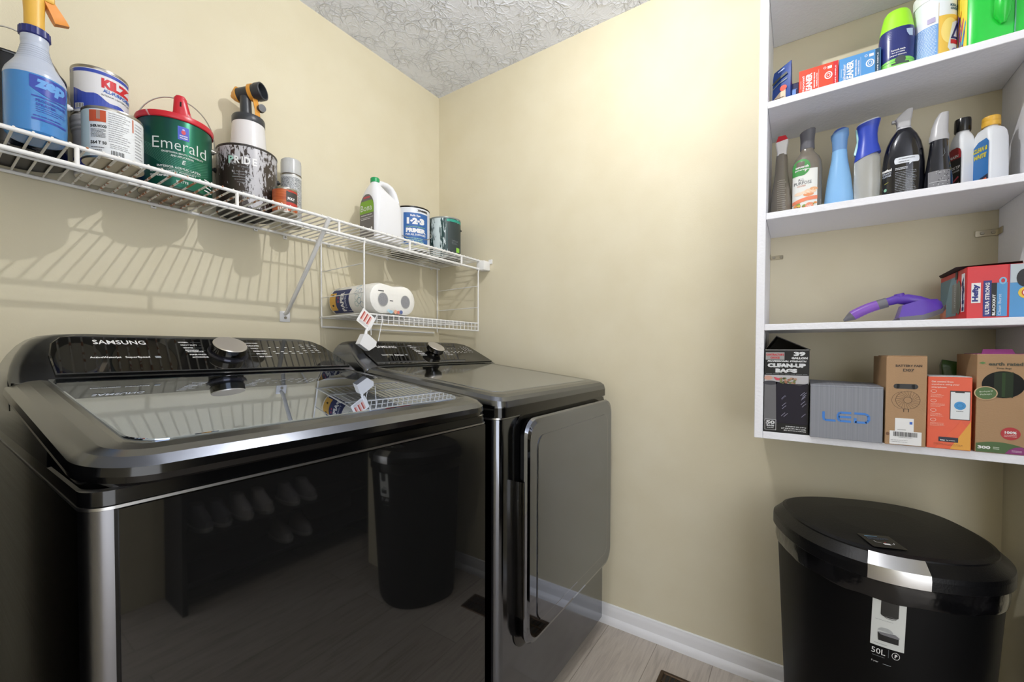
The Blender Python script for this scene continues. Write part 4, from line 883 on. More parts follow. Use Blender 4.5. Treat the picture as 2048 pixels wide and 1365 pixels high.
# ================================================================= SECOND SHELF : SPRAY BOTTLES
X2=-.14
CL=M('smoky_clear_plastic','#8a8276',.12,trans=.35); nt,bb=nodes(CL); bb.inputs['Specular IOR Level'].default_value=.6
CLR=M('crinkled_clear_plastic','#e3e4e0',.08,trans=.6,bump=(22,1.)); FROST=M('frosted_cap','#c6c6ca',.3,trans=.2)
def d(b,f):
    for i in range(17): b.drect(f,-.009,.009+.003*(i%3==0),.012+i*.0062,.0127+i*.0062,C('#c9c2b4'),.0006)
t,S=bottle('spray_bottle','slim brown-tinted bottle with red and white trigger cap, first on the second shelf','bottle',X2,-1.5135,Z2,[(0,.025,.025),(.003,.0275,.0275),(.05,.0265,.0265),(.085,.0235,.0235),(.10,.0205,.0205),(.14,.0165,.0165),(.175,.0150,.0150),(.192,.0135,.0135)],CL,deco=d)
b=MB(); b.loft([rrect(-.0125,.0125,-.012,.012,.006,.189),rrect(-.0118,.0118,-.012,.012,.005,.200),rrect(-.0155,.0155,-.014,.014,.004,.224),rrect(-.0155,.0155,-.014,.014,.004,lambda x,y:.229+.15*x)],C('#d2d0cf',.4)); b.build('trigger_collar',t)
b=MB(); b.loft([rrect(-.0155,.0155,-.0145,.014,.004,lambda x,y:.229+.15*x),rrect(-.0095,.0095,-.011,.010,.003,.2445)],C('#b8202c',.3)); b.build('nozzle_cap',t,'red nozzle cap')
def d(b,f):
    b.drect(f,-.033,.024,.010,.128,C('#dfe0dc'),.0006,step=.003)
    b.dell(f,-.013,.135,.0205,.024,C('#3f8f45'),.0010); b.drect(f,-.0325,-.005,.112,.132,C('#3f8f45'),.0012,step=.004)
    b.dtext(f,'seventh',-.011,.136,.0075,LTXT,w=.030,bold=.02,o=.0016); b.dtext(f,'generation',-.011,.127,.006,LTXT,w=.032,bold=.02,o=.0016)
    b.dtext(f,'ALL',-.013,.100,.0075,C('#4a4f55'),w=.014,o=.0012); b.dtext(f,'PURPOSE',-.009,.090,.0085,C('#4a4f55'),w=.040,o=.0012); b.dtext(f,'CLEANER',-.012,.0815,.0045,C('#c47a5a'),w=.020,o=.0012)
    for q,z_,a_,c_ in((.008,.064,.014,'#e9c7a8'),(.016,.070,.009,'#e0a97a'),(-.004,.062,.010,'#ecd3bd'),(-.018,.060,.010,'#e6cdb4'),(.004,.056,.012,'#d98f5f')): b.dell(f,q,z_,a_,a_*.5,C(c_),.0010)
    b.dpoly(f,[(-.032,.040),(-.016,.045),(.004,.049),(.024,.050),(.024,.040),(.0,.038),(-.02,.033),(-.032,.030)],C('#e0825f'),.0014)
    for k in range(16):
        rr=random.Random(k); b.dell(f,-.03+.052*rr.random(),.013+.018*rr.random(),.004,.003,C(('#7f9a4a','#c9b04a','#d98f4a','#8f5f3a')[k%4]),.0010+.0001*k)
    b.dell(f,.006,.021,.0095,.0105,C('#e08f6f'),.0028); b.dtext(f,'0%',.006,.021,.007,LTXT,o=.0032)
t,S=bottle('cleaner_bottle','clear all-purpose cleaner bottle with green and floral label, grey cap','bottle',X2,-1.5745,Z2,[(0,.033,.026),(.003,.0355,.028),(.13,.0358,.028),(.150,.0345,.027),(.165,.029,.024),(.176,.0205,.019),(.182,.0165,.0165),(.192,.0155,.0155)],CL,2.3,deco=d)
b=MB(); b.loft([sring(.0165,.0165,.190),sring(.0172,.017,.192),sring(.0165,.0165,.212),sring(.0165,.0165,.2125),sring(.017,.0165,.225),sring(.0185,.017,.238),[(x_,y_,.243+.25*x_) for x_,y_,_ in sring(.0185,.017,0)],[(x_*.9,y_*.9,.245+.25*x_) for x_,y_,_ in sring(.0185,.017,0)]],C('#5f5f66',.4)); b.build('cap',t,'grey flip cap')
t,S=bottle('freshener_bottle','light blue tapered bottle with rounded darker blue head on the second shelf','bottle',X2,-1.6475,Z2,[(0,.030,.024),(.003,.034,.027),(.04,.0315,.0255),(.09,.0265,.022),(.125,.021,.019),(.145,.0180,.017),(.167,.0165,.016),(.1675,.0160,.0155)],C('#83b4e2',.25))
b=MB(); LB=C('#6a93c4',.3); b.loft([sring(.0163,.0158,.1675),sring(.0165,.016,.18),sring(.0175,.017,.196),sring(.0200,.018,.208),sring(.0200,.018,.214),[(x_,y_,.220+.30*x_) for x_,y_,_ in sring(.0190,.0175,0)],[(x_,y_,.2268+.18*x_) for x_,y_,_ in sring(.0130,.013,0)],[(x_,y_,.2285) for x_,y_,_ in sring(.004,.004,0)]],[LB]*5+[C('#3a5cb4',.3)]*3); b.build('spray_head',t,'blue rounded spray head')
t,S=bottle('freshener_bottle','crinkled clear bottle with tall royal blue trigger sleeve on the second shelf','bottle',X2,-1.7065,Z2,[(0,.025,.023),(.003,.0278,.0255),(.03,.0268,.0245),(.06,.0283,.0255),(.10,.0275,.025),(.125,.0278,.025),(.135,.0255,.023),(.145,.02,.02)],CLR)
RB=C('#2d46b4',.3); b=MB(); z0_=lambda z,k:[(x_,y_,z+k*x_) for x_,y_ in []]
def tr_(hx,hy,z,k,cx=0): return [(x_,y_,z+k*(x_-cx)) for x_,y_,_ in sring(hx,hy,0,2.4,cx=cx)]
b.loft([tr_(.0278,.0245,.134,.35),tr_(.0262,.0235,.146,.25),tr_(.0215,.02,.168,.1),tr_(.0200,.019,.19,.1),tr_(.0215,.019,.206,.15),tr_(.0245,.020,.222,.22,.001),tr_(.0250,.0205,.2255,.22,.001)],RB); b.loft([tr_(.0250,.0205,.2255,.22,.001),tr_(.0225,.018,.2295,.22,.001)],C('#d6dae6',.3)); b.build('trigger_sleeve',t,'royal blue trigger sleeve')
b=MB(); b.loft([[(-.027,-.006,.145),(-.022,-.008,.145),(-.022,.008,.145),(-.027,.006,.145)],[(-.0285,-.005,.150),(-.021,-.007,.155),(-.021,.007,.155),(-.0285,.005,.150)],[(-.0225,-.005,.18),(-.018,-.006,.18),(-.018,.006,.18),(-.0225,.005,.18)],[(-.0255,-.004,.214),(-.020,-.005,.214),(-.020,.005,.214),(-.0255,.004,.214)]],C('#9fd0cf',.3)); b.build('trigger',t,'pale aqua trigger')
# granite cleaner bottle
DK=M('dark_bottle_plastic','#101119',.1,coat=.5)
def d(b,f):
    b.drect(f,-.017,.024,.094,.1105,C('#d6dbe4'),.0006,step=.006); b.dell(f,-.017,.1022,.003,.0082,C('#d6dbe4'),.0006); b.dell(f,.024,.1022,.003,.0082,C('#d6dbe4'),.0006); b.dpoly(f,[(.008,.0945),(.014,.0945),(.008,.089)],C('#d6dbe4'),.0006)
    b.dtext(f,'un nettoyant safety',.003,.1055,.0035,C('#33363c'),w=.030,bold=.01,o=.001); b.dtext(f,'comme le roc.',-.002,.0990,.0035,C('#33363c'),w=.020,bold=.01,o=.001)
    b.dbars(f,-.018,.006,.078,.085,2,C('#c9cdd4'),.0007,fill=.5); b.dbars(f,-.018,.022,.020,.075,13,C('#8f949c'),.0007,fill=.28,rnd=.15)
    b.dtext(f,'method',-.0325,.084,.0075,LTXT,w=.016,bold=.06); b.dtext(f,'GRANITE',-.0325,.076,.005,C('#b9c0cc'),w=.015,bold=.02); b.dtext(f,'CLEANER',-.0325,.0695,.005,C('#b9c0cc'),w=.015,bold=.02)
    b.dline(f,[(-.037,.050),(-.030,.053)],.0012,C('#a9a84a')); b.dell(f,-.035,.034,.0025,.004,C('#8fc0a8'))
t,S=bottle('cleaner_bottle','large domed black bottle with white speech-bubble label and frosted sprayer','bottle',X2,-1.7780,Z2,[(0,.036,.022),(.004,.0400,.025),(.05,.0412,.026),(.095,.0412,.026),(.125,.0385,.025),(.150,.0335,.023),(.170,.026,.020),(.182,.0185,.017),(.188,.0145,.0145)],DK,2.1,deco=d)
def sprayhead(t,z,s=1.,lean=1):
    b=MB(); b.loft([sring(.0160*s,.0160*s,z),sring(.0163*s,.0163*s,z+.013*s),sring(.0145*s,.0145*s,z+.017*s)],FROST); b.build('collar',t)
    b=MB(); K=[(-.0145,.0135,.017,.0),(-.0155,.0135,.030,.0),(-.018,.0140,.036,.0),(-.0200,.0155,.040,.0),(-.009,.0165,.054,.0),(.004,.0175,.064,0.)]
    b.loft([rrect(a*s,c_*s,-.012*s,.012*s,.005*s,z+q*s,n=4) for a,c_,q,_ in K],FROST); b.box(-.026*s,-.016*s,-.005*s,.005*s,z+.034*s,z+.042*s,FROST,bev=.001); b.build('spray_head',t,None,50)
sprayhead(t,.178,.92)
def d(b,f):
    b.drect(f,-.020,.018,.008,.058,M('stone_print','#77777b',.5),.0006,step=.004)
    rr=random.Random(2)
    for k in range(40): b.dell(f,-.019+.035*rr.random(),.009+.047*rr.random(),.0012,.001,C(('#2a2a2d','#b5b5b8')[k%2]),.0010,n=6)
    b.drect(f,-.018,.016,.030,.0306,LTXT,.0012); b.dline(f,[(.004,.092),(.008,.10),(.006,.112)],.0006,GTXT)
t,S=bottle('cleaner_bottle','slender black bottle with grey speckled label and frosted trigger cap','bottle',X2-.012,-1.8410,Z2,[(0,.0245,.020),(.003,.0265,.022),(.04,.0262,.022),(.08,.0215,.019),(.11,.0180,.0165),(.135,.0163,.0155),(.139,.0150,.0150)],DK,2.1,deco=d)
b=MB(); b.loft([sring(.0175,.016,.136),sring(.0178,.0162,.146),sring(.0162,.0150,.152),rrect(-.0150,.0145,-.0125,.0125,.006,.160,n=10)[:44],],FROST) if 0 else b.loft([sring(.0178,.016,.136),sring(.0180,.0162,.148),sring(.0160,.0150,.154),sring(.0150,.0135,.170,2.3,cx=.001),sring(.0120,.0120,.190,2.5,cx=.004),sring(.0085,.0105,.203,2.5,cx=.0075)],FROST); b.build('trigger_cap',t)
def angular(name,label,y,capm,capprof,wx,wy,h,deco,rz,x=X2):
    t=thing(name,label,'bottle',(x,y,Z2),rz); b=MB(); Wp=M('matte_white_bottle','#dde0e4',.35)
    H=lambda z,a,c_,r:rrect(-a,a,-c_,c_,r,z,n=5)
    b.loft([H(0,wx*.9,wy*.9,.004),H(.003,wx,wy,.006),H(h*.80,wx*.93,wy*.95,.006),H(h*.90,wx*.88,wy*.90,.008),H(h*.96,wx*.70,wy*.8,.008),H(h,.0115,.0115,.0105),H(h+.006,.0110,.0110,.0105)],Wp)
    deco(b,lambda u,v,o:(u*(1-.07*v/h),-wy*(1-.05*v/(h*.8))-.0004-o,v),h); b.build('bottle',t)
    b=MB(); b.lathe(capprof,capm,n=28); b.build('cap',t); return t
def d(b,f,h):
    b.dpoly(f,[(-.020,.004),(.020,.004),(.020,h*.66),(.017,h*.72),(.008,h*.76),(-.008,h*.76),(-.017,h*.72),(-.020,h*.66)],C('#141417',.35),.0004); b.dpoly(f,[(-.020,h*.58),(.020,h*.58),(.020,h*.66),(.017,h*.72),(.008,h*.76),(-.008,h*.76),(-.017,h*.72),(-.020,h*.66)],C('#8f1c24',.35),.0008)
    b.dtext(f,'MAIN',.0,h*.62,.007,LTXT,w=.026,bold=.03,o=.0012); b.dtext(f,'COOK TOP',.002,.068,.0075,LTXT,w=.031,bold=.03,o=.001); b.dtext(f,'CLEANER',.004,.059,.0045,LTXT,w=.025,o=.001); b.dline(f,[(-.012,.026),(.014,.044)],.004,C('#c94a5a'),.001); b.dline(f,[(-.015,.016),(.016,.030)],.0012,LTXT,.001)
angular('cleaner_bottle','white bottle with black flip cap and black-red label',-1.8885,C('#101012',.2),[(.0145,.158),(.0150,.160),(.0150,.183),(.0142,.1895),(.010,.1905)],.0195,.0170,.155,d,A90-1.1,x=-.120)
def d(b,f,h):
    b.dpoly(f,[(-.022,.004),(.022,.004),(.022,h*.74),(.016,h*.80),(-.004,h*.78),(-.018,h*.70),(-.022,h*.60)],C('#2f6fb0',.35),.0004)
    b.dtext(f,'CLEAN &',.001,h*.65,.011,C('#cfc032'),w=.036,bold=.05,slant=.2,o=.001); b.dtext(f,'WHITE',.0,h*.54,.011,C('#cfc032'),w=.032,bold=.05,slant=.2,o=.001); b.dpoly(f,[(-.022,.004),(.022,.004),(.022,.034),(-.022,.020)],C('#16203a'),.0008); b.dpoly(f,[(-.018,.007),(.019,.010),(.019,.026),(-.014,.018)],C('#d9622a'),.0012)
angular('cleaner_bottle','white bottle with yellow flip cap and blue label, beside the right panel',-1.9325,C('#d8a83a',.35),[(.0155,.152),(.0160,.154),(.0160,.162),(.0145,.163),(.0155,.166),(.0150,.1735),(.012,.176)],.0235,.0225,.150,d,A90-1.08,x=-.135)

# ================================================================= THIRD SHELF
t=thing('scrubbing_brush','purple and grey hand-held scrubber with ribbed handle on the third shelf','scrubber',(-.15,-1.70,Z3),A90)
PU=M('purple_plastic','#5b3ca6',.3); GY=M('grey_soft_plastic','#6b6a70',.45); VI=M('violet_grip','#7f4fb4',.4)
b=MB(); n=24; P=[]; Rr=[]
for k in range(n+1):
    q=k/n; P.append((-.037+.088*q,0,.008+.045*q+.006*math.sin(PI*q))); Rr.append((.003+.010*min(1,q*5))*(1+.04*((k%2) if 5<k<17 else 0)))
b.tube(P[:6],Rr[:6],GY,16); b.tube(P[5:20],Rr[5:20],VI,16); b.tube(P[19:],Rr[19:],GY,16); b.build('handle',t,'violet ribbed handle')
b=MB(); b.tube([(.045,0,.052),(.070,0,.060),(.090,0,.058),(.112,0,.053),(.130,0,.048)],[.010,.012,.014,.013,.009],PU,16)
b.loft([[(.062,-.012,.004),(.062,.012,.004),(.070,.016,.010),(.070,-.016,.010)],[(.070,-.034,.0085),(.070,.034,.0085),(.078,.028,.042),(.078,-.028,.042)],[(.110,-.034,.0125),(.110,.034,.0125),(.112,.022,.054),(.112,-.022,.054)],[(.145,-.026,.026),(.145,.026,.026),(.142,.015,.055),(.142,-.015,.055)],[(.154,-.010,.036),(.154,.010,.036),(.152,.006,.048),(.152,-.006,.048)]],PU); b.cyl((.076,0,.064),(.074,0,.074),.012,.010,PU,18); b.build('head',t,None,60)
b=MB(); b.loft([[(.060,-.010,.0),(.060,.010,.0),(.062,.012,.005),(.062,-.012,.005)],[(.072,-.036,.001),(.072,.036,.001),(.072,.035,.011),(.072,-.035,.011)],[(.112,-.036,.001),(.112,.036,.001),(.114,.036,.015),(.114,-.036,.015)],[(.150,-.027,.018),(.150,.027,.018),(.150,.026,.030),(.150,-.026,.030)],[(.159,-.010,.030),(.159,.010,.030),(.158,.009,.040),(.158,-.009,.040)]],GY); b.build('sole',t,'grey sole',60)
# Hefty box on its side
def fr(b,f,w_,h):
    b.drect(f,-w_/2+.0665,w_/2,.001,h-.001,C('#4f94cc'),.0004); b.drect(f,-w_/2+.064,-w_/2+.0665,.001,h-.001,C('#c01f28'),.0005)
    b.drect(f,-w_/2+.007,-w_/2+.022,.036,.082,LTXT,.0006); b.dtext(f,'Hefty',-w_/2+.0145,.059,.0125,C('#1f2a7a'),w=.040,rot=PI/2,bold=.06,o=.001)
    b.drect(f,-w_/2+.026,-w_/2+.039,.004,.086,C('#26307a'),.0006); b.dtext(f,'ULTRA STRONG',-w_/2+.0325,.045,.0068,LTXT,w=.072,rot=PI/2,bold=.03,o=.001)
    b.drect(f,-w_/2+.0385,-w_/2+.047,.004,.080,C('#0f1014'),.0008); b.dtext(f,'BLACKOUT',-w_/2+.0428,.030,.0048,LTXT,w=.048,rot=PI/2,bold=.04,o=.0012)
    b.drect(f,-w_/2+.047,-w_/2+.063,.004,.080,C('#4f94cc'),.0006); b.dtext(f,'Clean Burst',-w_/2+.0515,.030,.0048,C('#cfe3f2'),w=.048,rot=PI/2,o=.001); b.dring(f,-w_/2+.056,.084,.006,.008,.003,C('#7fb8dc'),.001)
    b.drect(f,-w_/2+.067,w_/2,.078,h-.001,C('#b8c4cc'),.0008); b.dell(f,-w_/2+.089,.088,.013,.020,C('#15151a'),.0012); b.dell(f,w_/2-.004,.055,.012,.013,C('#e6c23a'),.0010); b.dell(f,w_/2-.003,.055,.008,.009,C('#c0392c'),.0012); b.dell(f,w_/2-.003,.055,.006,.007,LTXT,.0014)
def sd(b,f,dp,h):
    b.drect(f,.070,dp-.002,.012,h-.012,C('#6f8f9a'),.0004); b.drect(f,dp-.05,dp-.002,.01,.045,C('#c97a5f'),.0006); b.drect(f,.045,.10,.018,h-.03,C('#7a7a74'),.0006); b.dell(f,.052,.055,.016,.042,C('#5f635a'),.0009)
    b.drect(f,.012,.034,.018,h-.012,LTXT,.0006); b.dtext(f,'Hefty',.023,.060,.017,C('#1f2a5a'),w=.080,rot=PI/2,bold=.08,o=.001); b.dtext(f,'ULTRA STRONG',.078,.062,.008,C('#cfd3cf'),w=.06,rot=PI/2,o=.001); b.drect(f,.062,.078,h-.02,h-.001,BLACK,.0008)
def ex(t,f,w_,h):
    b=MB(); BR=M('dark_card_inside','#2b211d',.7)
    b.loft([[(-w_/2-.002,.03,h+.001),(w_/2,.03,h+.001),(w_/2,.19,h+.001),(-w_/2-.002,.19,h+.001)],[(-w_/2-.014,.02,h+.0045),(w_/2-.01,.0,h+.005),(w_/2-.01,.18,h+.005),(-w_/2-.010,.17,h+.0045)]],BR,True,True); b.build('open_flap',t,'dark torn top flap')
boxthing('trash_bag_box','red and blue trash bag box lying with its torn top, right end of third shelf','box',-.222,-1.880,-1.975,Z3,.1205,.195,C('#cf2029',.4),fr,side=sd,extra=ex,rz=.03)

# ================================================================= BOTTOM SHELF BOXES
def fr(b,f,w_,h):
    b.drect(f,-w_/2+.003,-w_/2+.047,h-.029,h-.008,C('#9a9a9a'),.0004); b.dtext(f,"CONTRACTOR'S",-w_/2+.025,h-.0145,.0065,C('#c4343c'),w=.042,bold=.05); b.dtext(f,'CHOICE',-w_/2+.025,h-.0232,.0060,C('#c4343c'),w=.022,bold=.05)
    b.dtext(f,'39',w_/2-.022,h-.0125,.012,C('#d5d7da'),w=.026,bold=.06); b.dtext(f,'GALLON',w_/2-.022,h-.024,.006,C('#d5d7da'),w=.036,bold=.06)
    b.dtext(f,'PROFESSIONAL STRENGTH',.0,h-.033,.0048,C('#d5d7da'),w=.088,bold=.05,slant=.2); b.dtext(f,'CLEAN-UP',.0,h-.0445,.0115,C('#d5d7da'),w=.088,bold=.08); b.dtext(f,'BAGS',.0,h-.0590,.0115,C('#d5d7da'),w=.050,bold=.08)
    b.dbars(f,-w_/2+.004,w_/2-.004,h-.0695,h-.0675,1,GTXT,.0006,rnd=.01)
    b.drect(f,-w_/2+.001,w_/2-.001,.028,h-.072,C('#24242b'),.0004); b.drect(f,-w_/2+.001,w_/2-.001,h-.095,h-.072,C('#b5b4b8'),.0006)
    b.drect(f,-w_/2+.001,-w_/2+.030,.030,h-.094,C('#68686c'),.0008); b.dell(f,-w_/2+.015,h-.094,.017,.006,C('#3c3c44'),.0010); b.dpoly(f,[(-w_/2+.028,h-.09),(-w_/2+.030,.028),(w_/2-.002,.026),(w_/2-.002,h-.092),(w_/2-.02,h-.10),(0.0,h-.094)],C('#1b1a2c',.2),.0010)
    rr=random.Random(5)
    for k in range(26): b.dell(f,-.012+.034*rr.random(),h-.094+.014*rr.random(),.0035,.003,C(('#6f7a4a','#9a6a52','#4a4f32','#b08a72')[k%4]),.0013+.00003*k,n=7)
    for k in range(14):
        u_=(-.006 if k%2 else .036)+.006*rr.random(); z_=.05+.065*rr.random(); b.dline(f,[(u_-.004,z_-.006),(u_,z_-.001),(u_+.005,z_+.004)],.0012,C('#8f8fa8'),.0014)
    b.dpoly(f,[(-w_/2+.028,h-.086),(-w_/2+.022,h-.077),(-w_/2+.034,h-.080),(-w_/2+.042,h-.078),(-w_/2+.040,h-.086)],C('#c94a5c'),.0016)
    b.dell(f,-w_/2+.010,h-.080,.010,.006,C('#c99a8a'),.0012)
    b.drect(f,-w_/2+.003,-w_/2+.030,.006,.036,C('#c9cbce'),.0012); b.drect(f,-w_/2+.0042,-w_/2+.0288,.0072,.0348,C('#141418'),.0016); b.dtext(f,'50',-w_/2+.0165,.0275,.0105,C('#d5d7da'),w=.021,bold=.05,o=.0022); b.dtext(f,'BAGS',-w_/2+.0165,.0185,.005,C('#d5d7da'),w=.018,bold=.05,o=.0022); b.dtext(f,'BOLSAS',-w_/2+.0165,.0125,.003,C('#d5d7da'),w=.016,bold=.03,o=.0022)
    for i,(s_,z_,a_) in enumerate((('50 BAGS 39 GAL (147 L)',.019,.046),('2 FT 9 IN X 3 FT 5 IN X 1.2 MIL',.0135,.056),('(83.1 cm X 1.04 m X 30.4 um)',.008,.050))): b.dtext(f,s_,w_/2-.005,z_,.0036,C('#d5d7da'),al='r',w=a_,bold=.05)
    b.drect(f,-w_/2+.002,w_/2-.001,h-.0025,h-.0005,C('#8a8a8a'),.0004)
def ex(t,f,w_,h):
    b=MB(); K=M('black_card','#0d0d0f',.45)
    # roof-shaped opened flaps standing up from both side edges
    th=.0012; pk=(-.024,h+.0385)
    b.loft([[(-w_/2,.004,h-.001),(-w_/2,.15,h-.001),(pk[0],.15,pk[1]),(pk[0],.004,pk[1])],[(-w_/2+th,.004,h-.001),(-w_/2+th,.15,h-.001),(pk[0],.15,pk[1]-2*th),(pk[0],.004,pk[1]-2*th)]],K)
    b.loft([[(w_/2+.003,.004,h-.001),(w_/2+.003,.15,h-.001),(pk[0],.15,pk[1]),(pk[0],.004,pk[1])],[(w_/2+.001,.004,h-.002),(w_/2+.001,.15,h-.002),(pk[0],.15,pk[1]-2*th),(pk[0],.004,pk[1]-2*th)]],K)
    b.loft([[(-w_/2+.001,.149,h-.001),(w_/2,.149,h-.001),(pk[0],.149,pk[1]-.001)],[(-w_/2+.001,.1495,h-.001),(w_/2,.1495,h-.001),(pk[0],.1495,pk[1]-.001)]],K)
    b.build('open_flaps',t,'raised dark top flaps',30)
boxthing('trash_bag_box','black box of 39 gallon clean-up bags, left end of bottom shelf','box',-.2435,-1.4835,-1.5865,Z4,.233,.17,M('black_carton','#131317',.4),fr,extra=ex)
CG=M('grey_corrugated_card','#84878f',.6); nt,bb=nodes(CG); v=mapping(nt,(420,2,2)); nn=N(nt,'ShaderNodeTexNoise',Scale=1.); nt.links.new(v,nn.inputs['Vector']); nt.links.new(ramp(nt,nn.outputs['Fac'],[(.3,'#7f828b'),(.7,'#8d9098')]),bb.inputs['Base Color'])
def fr(b,f,w_,h):
    B_=C('#3f7fd0'); 
    def stroke(P): b.dline(f,P,.0054,B_,.0006)
    stroke([(-.044,h-.066),(-.044,h-.084),(-.041,h-.088),(-.019,h-.088)]) 
    stroke([(.012,h-.066),(-.010,h-.066),(-.014,h-.070),(-.014,h-.084),(-.010,h-.088),(.012,h-.088)]); stroke([(-.013,h-.077),(.012,h-.077)])
    stroke([(.018,h-.066),(.040,h-.066),(.046,h-.071),(.046,h-.083),(.040,h-.088),(.018,h-.088),(.018,h-.064)]) if 0 else (stroke([(.018,h-.066),(.040,h-.066)]),stroke([(.040,h-.066),(.046,h-.071),(.046,h-.083),(.040,h-.088)]),stroke([(.042,h-.088),(.020,h-.088)]),stroke([(.020,h-.090),(.020,h-.078)]))
def ex(t,f,w_,h):
    b=MB(); b.loft([[(-w_/2,.0,h+.0004),(w_/2,.0,h+.0004),(w_/2,.15,h+.002),(-w_/2,.15,h+.006)],[(-w_/2,.001,h+.003),(w_/2,.001,h+.003),(w_/2,.15,h+.005),(-w_/2,.15,h+.009)]],CG); b.build('top_flap',t)
boxthing('bulb_box','plain grey cardboard box printed with blue LED letters','box',-.262,-1.5895,-1.7345,Z4,.136,.17,CG,fr,extra=ex)
KR=M('kraft_card','#a98763',.65,bump=(300,.2))
def fr(b,f,w_,h):
    BR=C('#40301f'); b.dtext(f,'BATTERY FAN',.004,h-.022,.0055,BR,w=.047,bold=.03); b.dtext(f,'D07',.004,h-.0325,.0072,BR,w=.020,bold=.03)
    b.drect(f,-.0165,.0155,h-.078,h-.066,BLACK,.0004); b.dell(f,-.0165,h-.072,.006,.006,BLACK,.0004); b.dell(f,.0155,h-.072,.006,.006,BLACK,.0004)
    cx_,cz_=.0035,h-.105; b.dring(f,cx_,cz_,.022,.022,.0006,BR,.0006); b.dring(f,cx_-.007,cz_-.001,.022,.0215,.0005,BR,.0005,t0=PI*.55,t1=PI*1.55); b.dring(f,cx_,cz_,.0075,.0075,.0006,BR,.0006)
    for k in range(22):
        a=2*PI*k/22; b.dline(f,[(cx_+r_*math.cos(a+q),cz_+r_*math.sin(a+q)) for r_,q in((.0075,0),(.012,.25),(.017,.4),(.0218,.45))],.0004,BR,.0006)
    b.drect(f,-.004,.006,h-.134,h-.127,BR,.0004); b.drect(f,-.0025,.0045,h-.134,h-.1275,KR,.0006)
    b.drect(f,-.0185,.0150,.034,.066,M('sticker_white','#e6e6e6',.5),.0008); b.drect(f,.0075,.0125,.052,.058,C('#2f62c0'),.0012); b.dbars(f,-.014,.002,.036,.040,1,C('#9a9a9a'),.0012)
    b.drect(f,-.028,.0290,.002,.0345,M('sticker_white'),.0010)
    rr=random.Random(11); x_=-.021
    while x_<.021: w2=.0004+.0011*rr.random(); b.drect(f,x_,x_+w2,.0215,.0325,KTXT,.0014); x_+=w2+.0007
    b.dbars(f,-.012,.014,.0185,.0205,1,C('#555555'),.0014); b.dbars(f,-.026,.006,.006,.014,2,C('#9a9a9a'),.0014,fill=.25)
    b.dell(f,-w_/2+.005,.026,.0035,.004,C('#6f4a2c'),.0004)
def ex(t,f,w_,h):
    b=MB(); b.box(-w_/2+.002,w_/2,.002,.10,h,h+.0022,KR,bev=.0008,seg=1); b.build('top_flap',t)
boxthing('fan_box','tall brown kraft box with battery fan drawing and white stickers','box',-.260,-1.7385,-1.8115,Z4,.2155,.14,KR,fr,extra=ex,rz=.06)
def fr(b,f,w_,h):
    Y=C('#e3a23a'); O2=C('#e8623a')
    b.dpoly(f,[(-.022,.001),(.020,.068),(w_/2-.001,.040),(w_/2-.001,.001)],O2,.0004) ; b.dpoly(f,[(.002,.001),(w_/2-.001,.068),(w_/2-.001,.001)],Y,.0006)
    for i,(s_,w2) in enumerate((('Get control from',.036),('anywhere using your',.046),('smartphone.',.026))): b.dtext(f,s_,-w_/2+.006,h-.011-.0068*i,.0042,C('#f0d9cc'),al='l',w=w2,bold=.02)
    for i in range(4):
        z_=h-.034-.0225*i
        b.dring(f,-w_/2+.010,z_,.005,.0038,.0007,C('#f0d9cc'),.0006); b.dbars(f,-w_/2+.005,-w_/2+.030,z_-.0145,z_-.006,3,C('#eab9a3'),.0006,fill=.3,seed=i)
    b.drect(f,.001,.0335,.070,.137,C('#141418'),.0006); b.drect(f,.0020,.0325,.0715,.1345,C('#dfe3e6',.3),.0010); b.drect(f,.009,.024,.1325,.1365,C('#141418'),.0012); b.dell(f,.0170,.103,.0095,.0095,C('#3f94d0'),.0014); b.dring(f,.0170,.103,.0055,.0055,.0007,C('#2a6fae'),.0018); b.dbars(f,.011,.023,.0885,.0915,1,C('#77797c'),.0014)
    b.drect(f,-.0165,.0155,.017,.028,C('#1a2036'),.0010); b.dtext(f,'key',-.0095,.0205,.0035,LTXT,w=.008,bold=.05,o=.0014); b.dtext(f,'by amazon',.0035,.0205,.0032,LTXT,w=.014,bold=.02,o=.0014); b.dbars(f,-.025,.025,.008,.013,2,C('#8a4a2a'),.001,fill=.25)
def ex(t,f,w_,h):
    b=MB(); b.box(-w_/2+.001,w_/2-.001,.001,.09,h,h+.0016,C('#c9cccf'),bev=.0005,seg=1); b.build('top_flap',t,'pale box top')
boxthing('smart_lock_box','orange box with a white smartphone picture on the bottom shelf','box',-.252,-1.8140,-1.8865,Z4,.1685,.12,C('#e2552c',.4),fr,extra=ex)
